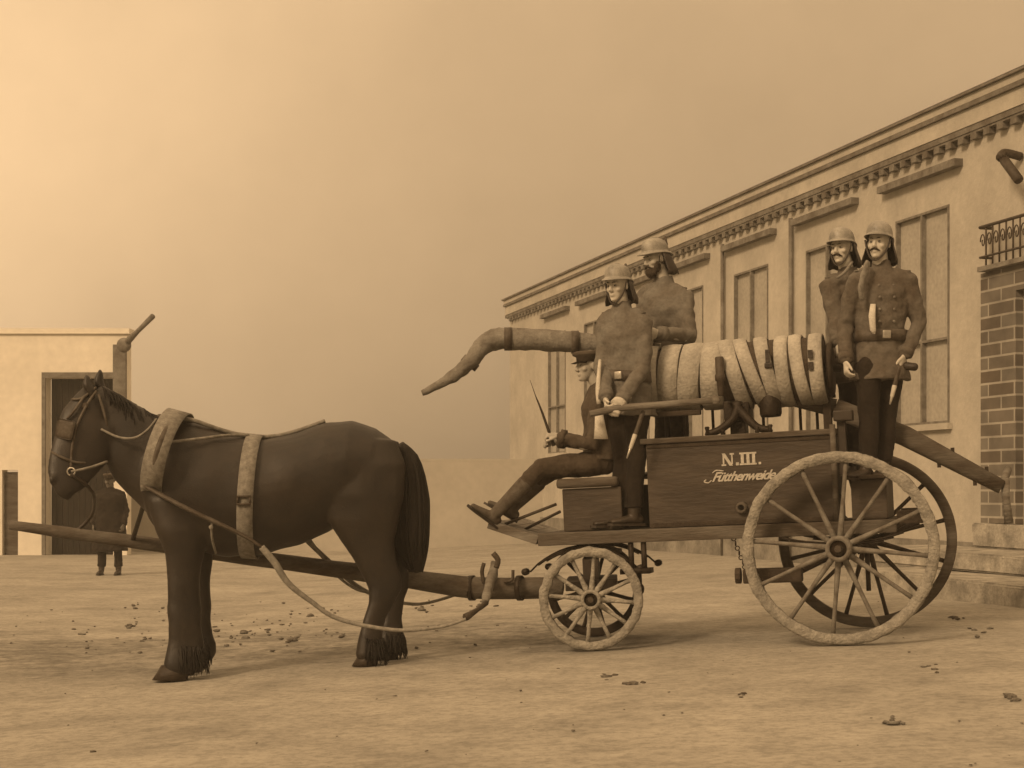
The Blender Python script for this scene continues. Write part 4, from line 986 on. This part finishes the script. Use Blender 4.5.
# collar: padded ring leaning back
def collar_ring(x0,y0,x1,y1,hw,r,m,name,out=.0,par=None,n=40):
    bm = BM(); a = HP(x0,y0,0); b = HP(x1,y1,0); c = (a+b)/2; ax = (a-b)/2
    pts = [c+ax*math.cos(2*math.pi*i/n)*(1+out)+LAT*(hw+out)*math.sin(2*math.pi*i/n) for i in range(n)]
    rings = []
    for i in range(n):
        d = (pts[(i+1)%n]-pts[i-1]).normalized(); o = (pts[i]-c).normalized(); o = (o-d*o.dot(d)).normalized(); s_ = d.cross(o)
        rings.append([bm.verts.new(pts[i]+o*r*math.cos(t)+s_*r*1.25*math.sin(t)) for t in [2*math.pi*k/10 for k in range(10)]])
    for i in range(n):
        A_, B_ = rings[i], rings[(i+1)%n]
        for j in range(10): bm.faces.new((A_[j], A_[(j+1)%10], B_[(j+1)%10], B_[j]))
    return emit(name, bm, m, par or horse)
hc = collar_ring(171,416,150,490,.235,.045,'leather_mid','collar')
band_around('collar_pad', 179,416,157,493, .355,.16,'strap_pale',out=.03,par=hc)
collar_ring(170,416,146,488,.225,.026,'strap_pale','collar_roll',par=hc)
collar_ring(180,415,157,491,.385,.018,'leather_mid','hames',par=hc)
for k_,(x,y) in enumerate(((160,418),(172,416))):
    bm = BM(); ell(bm, HP(x,y,0), (.035,.03,.03)); emit('hames_knob', bm, 'leather_mid', hc)
for q_, r_ in ((HP(162,444,-.27),(.022,.015,.022)),(HP(152,486,-.22),(.035,.03,.03))):
    bm = BM(); ell(bm, q_, r_); emit('hames_ring', bm, 'strap_pale', hc)
band_around('girth_strap', 256,437.5,250,556,.345,.115,'strap_pale')
bm = BM()
tube(bm, [HP(*q) for q in ((172,417,-.05),(196,421,-.10),(225,431,-.06),(250,436.5,-.03),(276,436,0),(300,430,0),(325,421,0))], .016, 8, sub=4); tube(bm, [HP(*q) for q in ((176,416,.05),(198,423,.08),(225,432,.04),(262,436.5,.02))], .014, 8, sub=4)
emit('back_strap', bm, 'strap_pale', horse)
bm = BM(); tube(bm, [HP(*q) for q in ((162,444,-.27),(180,443,-.31),(205,440,-.26),(232,436,-.16),(250,436,-.06))], .011, 8, sub=4); emit('terret_line', bm, 'strap_pale', horse)
bm = BM(); c = HP(252,500,-.372); 
for q_ in ((-.05,-.035,.05,-.02),(-.05,.02,.05,.035)): box(bm, (q_[0],-.012,q_[1]), (q_[2],.006,q_[3]), TR(c))
for q_ in (-.05,.037): box(bm, (q_,-.012,-.0195), (q_+.013,.006,.0195), TR(c))
emit('girth_buckle', bm, 'iron_mid', horse)
# breast trace on the near side
bm = BM(); tube(bm, [HP(*q) for q in ((152,486,-.22),(175,497,-.34),(205,512,-.385),(232,524,-.41),(258,537,-.42),(274,548,-.42))], [.03,.036,.038,.036,.03,.022], 10, sub=4, flat=.45, ref=(0,1,0)); emit('breast_trace', bm, 'strap_pale' if False else 'leather_mid', horse)
bm = BM(); tube(bm, [HP(*q) for q in ((222,520,-.40),(221,535,-.37),(222,552,-.25))], .009, 6, sub=3); ell(bm, HP(221,526,-.4), (.016,.01,.016)); emit('belly_band_buckle', bm, 'strap_pale', horse)
# bridle
br = None
bm = BM()
def strap(pts, r=.010, flat=.5): tube(bm, [HP(*q) for q in pts], r, 8, sub=4)
strap([(100,392,-.10),(92,405,-.13),(84,425,-.175),(80,445,-.20),(79,470,-.225)]); strap([(100,392,.10),(92,405,.09),(84,425,.06),(80,445,.0),(79,470,-.08)])
strap([(98,388,-.06),(86,399,-.11),(76,400,-.08),(74,400,.0),(80,400,.06)])
strap([(95,463,-.16),(84,463,-.215),(68,457,-.22),(57,452,-.13),(66,457,.0)])
strap([(102,395,-.10),(110,420,-.12),(112,440,-.10)]); strap([(88,398,-.12),(80,412,-.16),(73,420,-.16)])
br = emit('bridle', bm, 'leather_mid', horse)
bm = BM(); c = HP(73,430,-.19); box(bm, (-.075,-.008,-.07), (.065,.008,.065), TR(c) @ Matrix.Rotation(math.radians(-18),4,'Z') @ Matrix.Rotation(math.radians(12),4,'Y'), .02); emit('blinker', bm, 'leather_mid', br)
bm = BM(); c = HP(78,428,.07); box(bm, (-.065,-.008,-.06), (.055,.008,.055), TR(c) @ Matrix.Rotation(math.radians(12),4,'Z'), .02); emit('blinker', bm, 'leather_mid', br)
bm = BM(); lathe(bm, [(.022,-.006),(.032,-.006),(.032,.006),(.022,.006)], TR(HP(80,472,-.235)), 16, True); emit('bit_ring', bm, 'brass', br)
bm = BM(); lathe(bm, [(.0,-.006),(.025,-.006),(.02,.006),(.0,.006)], TR(HP(90,407,-.135)), 16); emit('rosette', bm, 'iron_mid', br)
bm = BM(); ell(bm, HP(86,420,-.135), (.022,.014,.016)); emit('eye', bm, 'pupil', horse)
# reins and traces (loose things)
bm = BM(); tube(bm, [HP(*q) for q in ((80,472,-.24),(98,468,-.24),(114,462,-.2))], .009, 6, sub=4); tube(bm, [HP(*q) for q in ((106,430,-.14),(125,438,-.2),(142,439,-.25),(154,432,-.24),(162,420,-.18))], .009, 6, sub=5); emit('bearing_rein', bm, 'strap_pale', horse)
bm = BM(); tube(bm, [HP(80,474,-.24), HP(96,492,-.1), W(92,515,12.4), W(70,537,12.42)], .014, 6, sub=4); tube(bm, [HP(150,490,-.1), HP(142,505,.05), W(133,539,12.42)], .018, 8, sub=4); tag(emit('pole_strap', bm, 'leather_dark', horse))
bm = BM(); tube(bm, [HP(*q) for q in ((270,545,-.42),(283,560,-.43),(296,580,-.42),(318,598,-.40),(345,615,-.40))]+[W(395,630,11.9), W(440,627,11.95), W(466,619,11.95)], [.024,.026,.022,.018,.016,.014,.012,.012], 8, sub=6)
tag(emit('trace_rope', bm, 'rope'), 'slack pale trace rope hanging on the near side past the hind hooves', 'rope', 'harness trace ropes')
bm = BM(); tube(bm, [HP(300,541,.34), HP(322,562,.36), HP(348,586,.38), HP(375,600,.4), W(420,604,12.8), W(470,590,12.9)], [.018,.02,.018,.016,.012,.012], 8, sub=6); tube(bm, [HP(305,541,.30), HP(330,575,.32), HP(352,592,.34), HP(372,596,.36)], .011, 8, sub=5)
tag(emit('trace_rope', bm, 'rope'), 'pale trace rope under the belly on the far side of the horse', 'rope', 'harness trace ropes')
# ------------------------------------------------------------------ air
HAZE = True
if HAZE:
    bm = BM(); box(bm, (-75,-3,-2), (75,120,38))
    m = bpy.data.materials.new('haze'); m.use_nodes = True; nt = m.node_tree; nt.nodes.remove(nt.nodes['Principled BSDF'])
    pv = nt.nodes.new('ShaderNodeVolumePrincipled'); pv.inputs['Density'].default_value = .0025; pv.inputs['Color'].default_value = (1,.93,.80,1); pv.inputs['Anisotropy'].default_value = .1
    nt.links.new(pv.outputs[0], nt.nodes['Material Output'].inputs['Volume']); M['haze'] = m
    tag(emit('haze', bm, 'haze', smooth=False), 'pale haze filling the street', kind='stuff')
# ------------------------------------------------------------------ light
w = bpy.data.worlds.new('World'); sc.world = w; w.use_nodes = True; nt = w.node_tree; N = nt.nodes; L = nt.links; bg = N['Background']
sky = N.new('ShaderNodeTexSky'); sky.sky_type = 'NISHITA'; sky.sun_disc = False; sky.sun_elevation = math.radians(42); sky.sun_rotation = math.radians(-105); sky.air_density = 1.5; sky.dust_density = 6
bw = N.new('ShaderNodeRGBToBW'); L.new(sky.outputs[0], bw.inputs[0])
tc = N.new('ShaderNodeTexCoord'); nrm = N.new('ShaderNodeVectorMath'); nrm.operation = 'NORMALIZE'; L.new(tc.outputs['Generated'], nrm.inputs[0])
sx = N.new('ShaderNodeSeparateXYZ'); L.new(nrm.outputs[0], sx.inputs[0])
def math_(op, a, b=None, c=None):
    n = N.new('ShaderNodeMath'); n.operation = op
    for i, v in enumerate((a, b, c)):
        if v is None: continue
        if isinstance(v, (int, float)): n.inputs[i].default_value = v
        else: L.new(v, n.inputs[i])
    return n.outputs[0]
# overcast dome: dim low down, three times brighter overhead, plus an added glow at upper left
up = math_('MAXIMUM', sx.outputs[2], 0.0)
dome = math_('MULTIPLY_ADD', up, .66, .125)
gd_ = V((math.sin(math.radians(-21)), math.cos(math.radians(-21)), math.tan(math.radians(10)))).normalized()
dt = N.new('ShaderNodeVectorMath'); dt.operation = 'DOT_PRODUCT'; dt.inputs[1].default_value = gd_; L.new(nrm.outputs[0], dt.inputs[0])
ang = math_('ARCCOSINE', math_('MINIMUM', dt.outputs['Value'], 1.0))
q = math_('DIVIDE', ang, math.radians(15)); glow = math_('MULTIPLY', math_('EXPONENT', math_('MULTIPLY', math_('MULTIPLY', q, q), -1.0)), .33)
cn = N.new('ShaderNodeTexNoise'); cn.inputs['Scale'].default_value = 5; cn.inputs['Detail'].default_value = 8; cn.inputs['Roughness'].default_value = .62; L.new(nrm.outputs[0], cn.inputs['Vector'])
cl_ = math_('MULTIPLY_ADD', cn.outputs['Fac'], .45, .78)
tot = math_('MULTIPLY', math_('ADD', math_('ADD', dome, glow), math_('MULTIPLY', bw.outputs[0], .004)), cl_)
cb = N.new('ShaderNodeVectorMath'); cb.operation = 'SCALE'; cb.inputs[0].default_value = (1,.67,.365); L.new(math_('MULTIPLY', tot, 10.0), cb.inputs['Scale'])
L.new(cb.outputs[0], bg.inputs['Color']); bg.inputs['Strength'].default_value = .10
sun = bpy.data.lights.new('sun', 'SUN'); sun.energy = 1.5; sun.angle = math.radians(14); sun.color = (1,.70,.41)
so = bpy.data.objects.new('sun', sun); COL.objects.link(so)
sd = V((-.60,-.72,.60)).normalized(); so.rotation_euler = sd.to_track_quat('Z','Y').to_euler()
sky.sun_elevation = math.asin(sd.z); sky.sun_rotation = math.atan2(sd.x, sd.y)
# ------------------------------------------------------------------ camera
cam = bpy.data.cameras.new('camera'); co_ = bpy.data.objects.new('camera', cam); COL.objects.link(co_)
co_.location = (0,0,CAMH); co_.rotation_euler = (math.radians(90),0,0); cam.sensor_width = 36; cam.lens = 36*F_PX/1024; cam.shift_y = (HOR-384)/1024; cam.clip_end = 2000
sc.camera = co_
sc.view_settings.view_transform = 'Standard'; sc.view_settings.look = 'None'; sc.view_settings.exposure = 0.85; sc.view_settings.gamma = 1
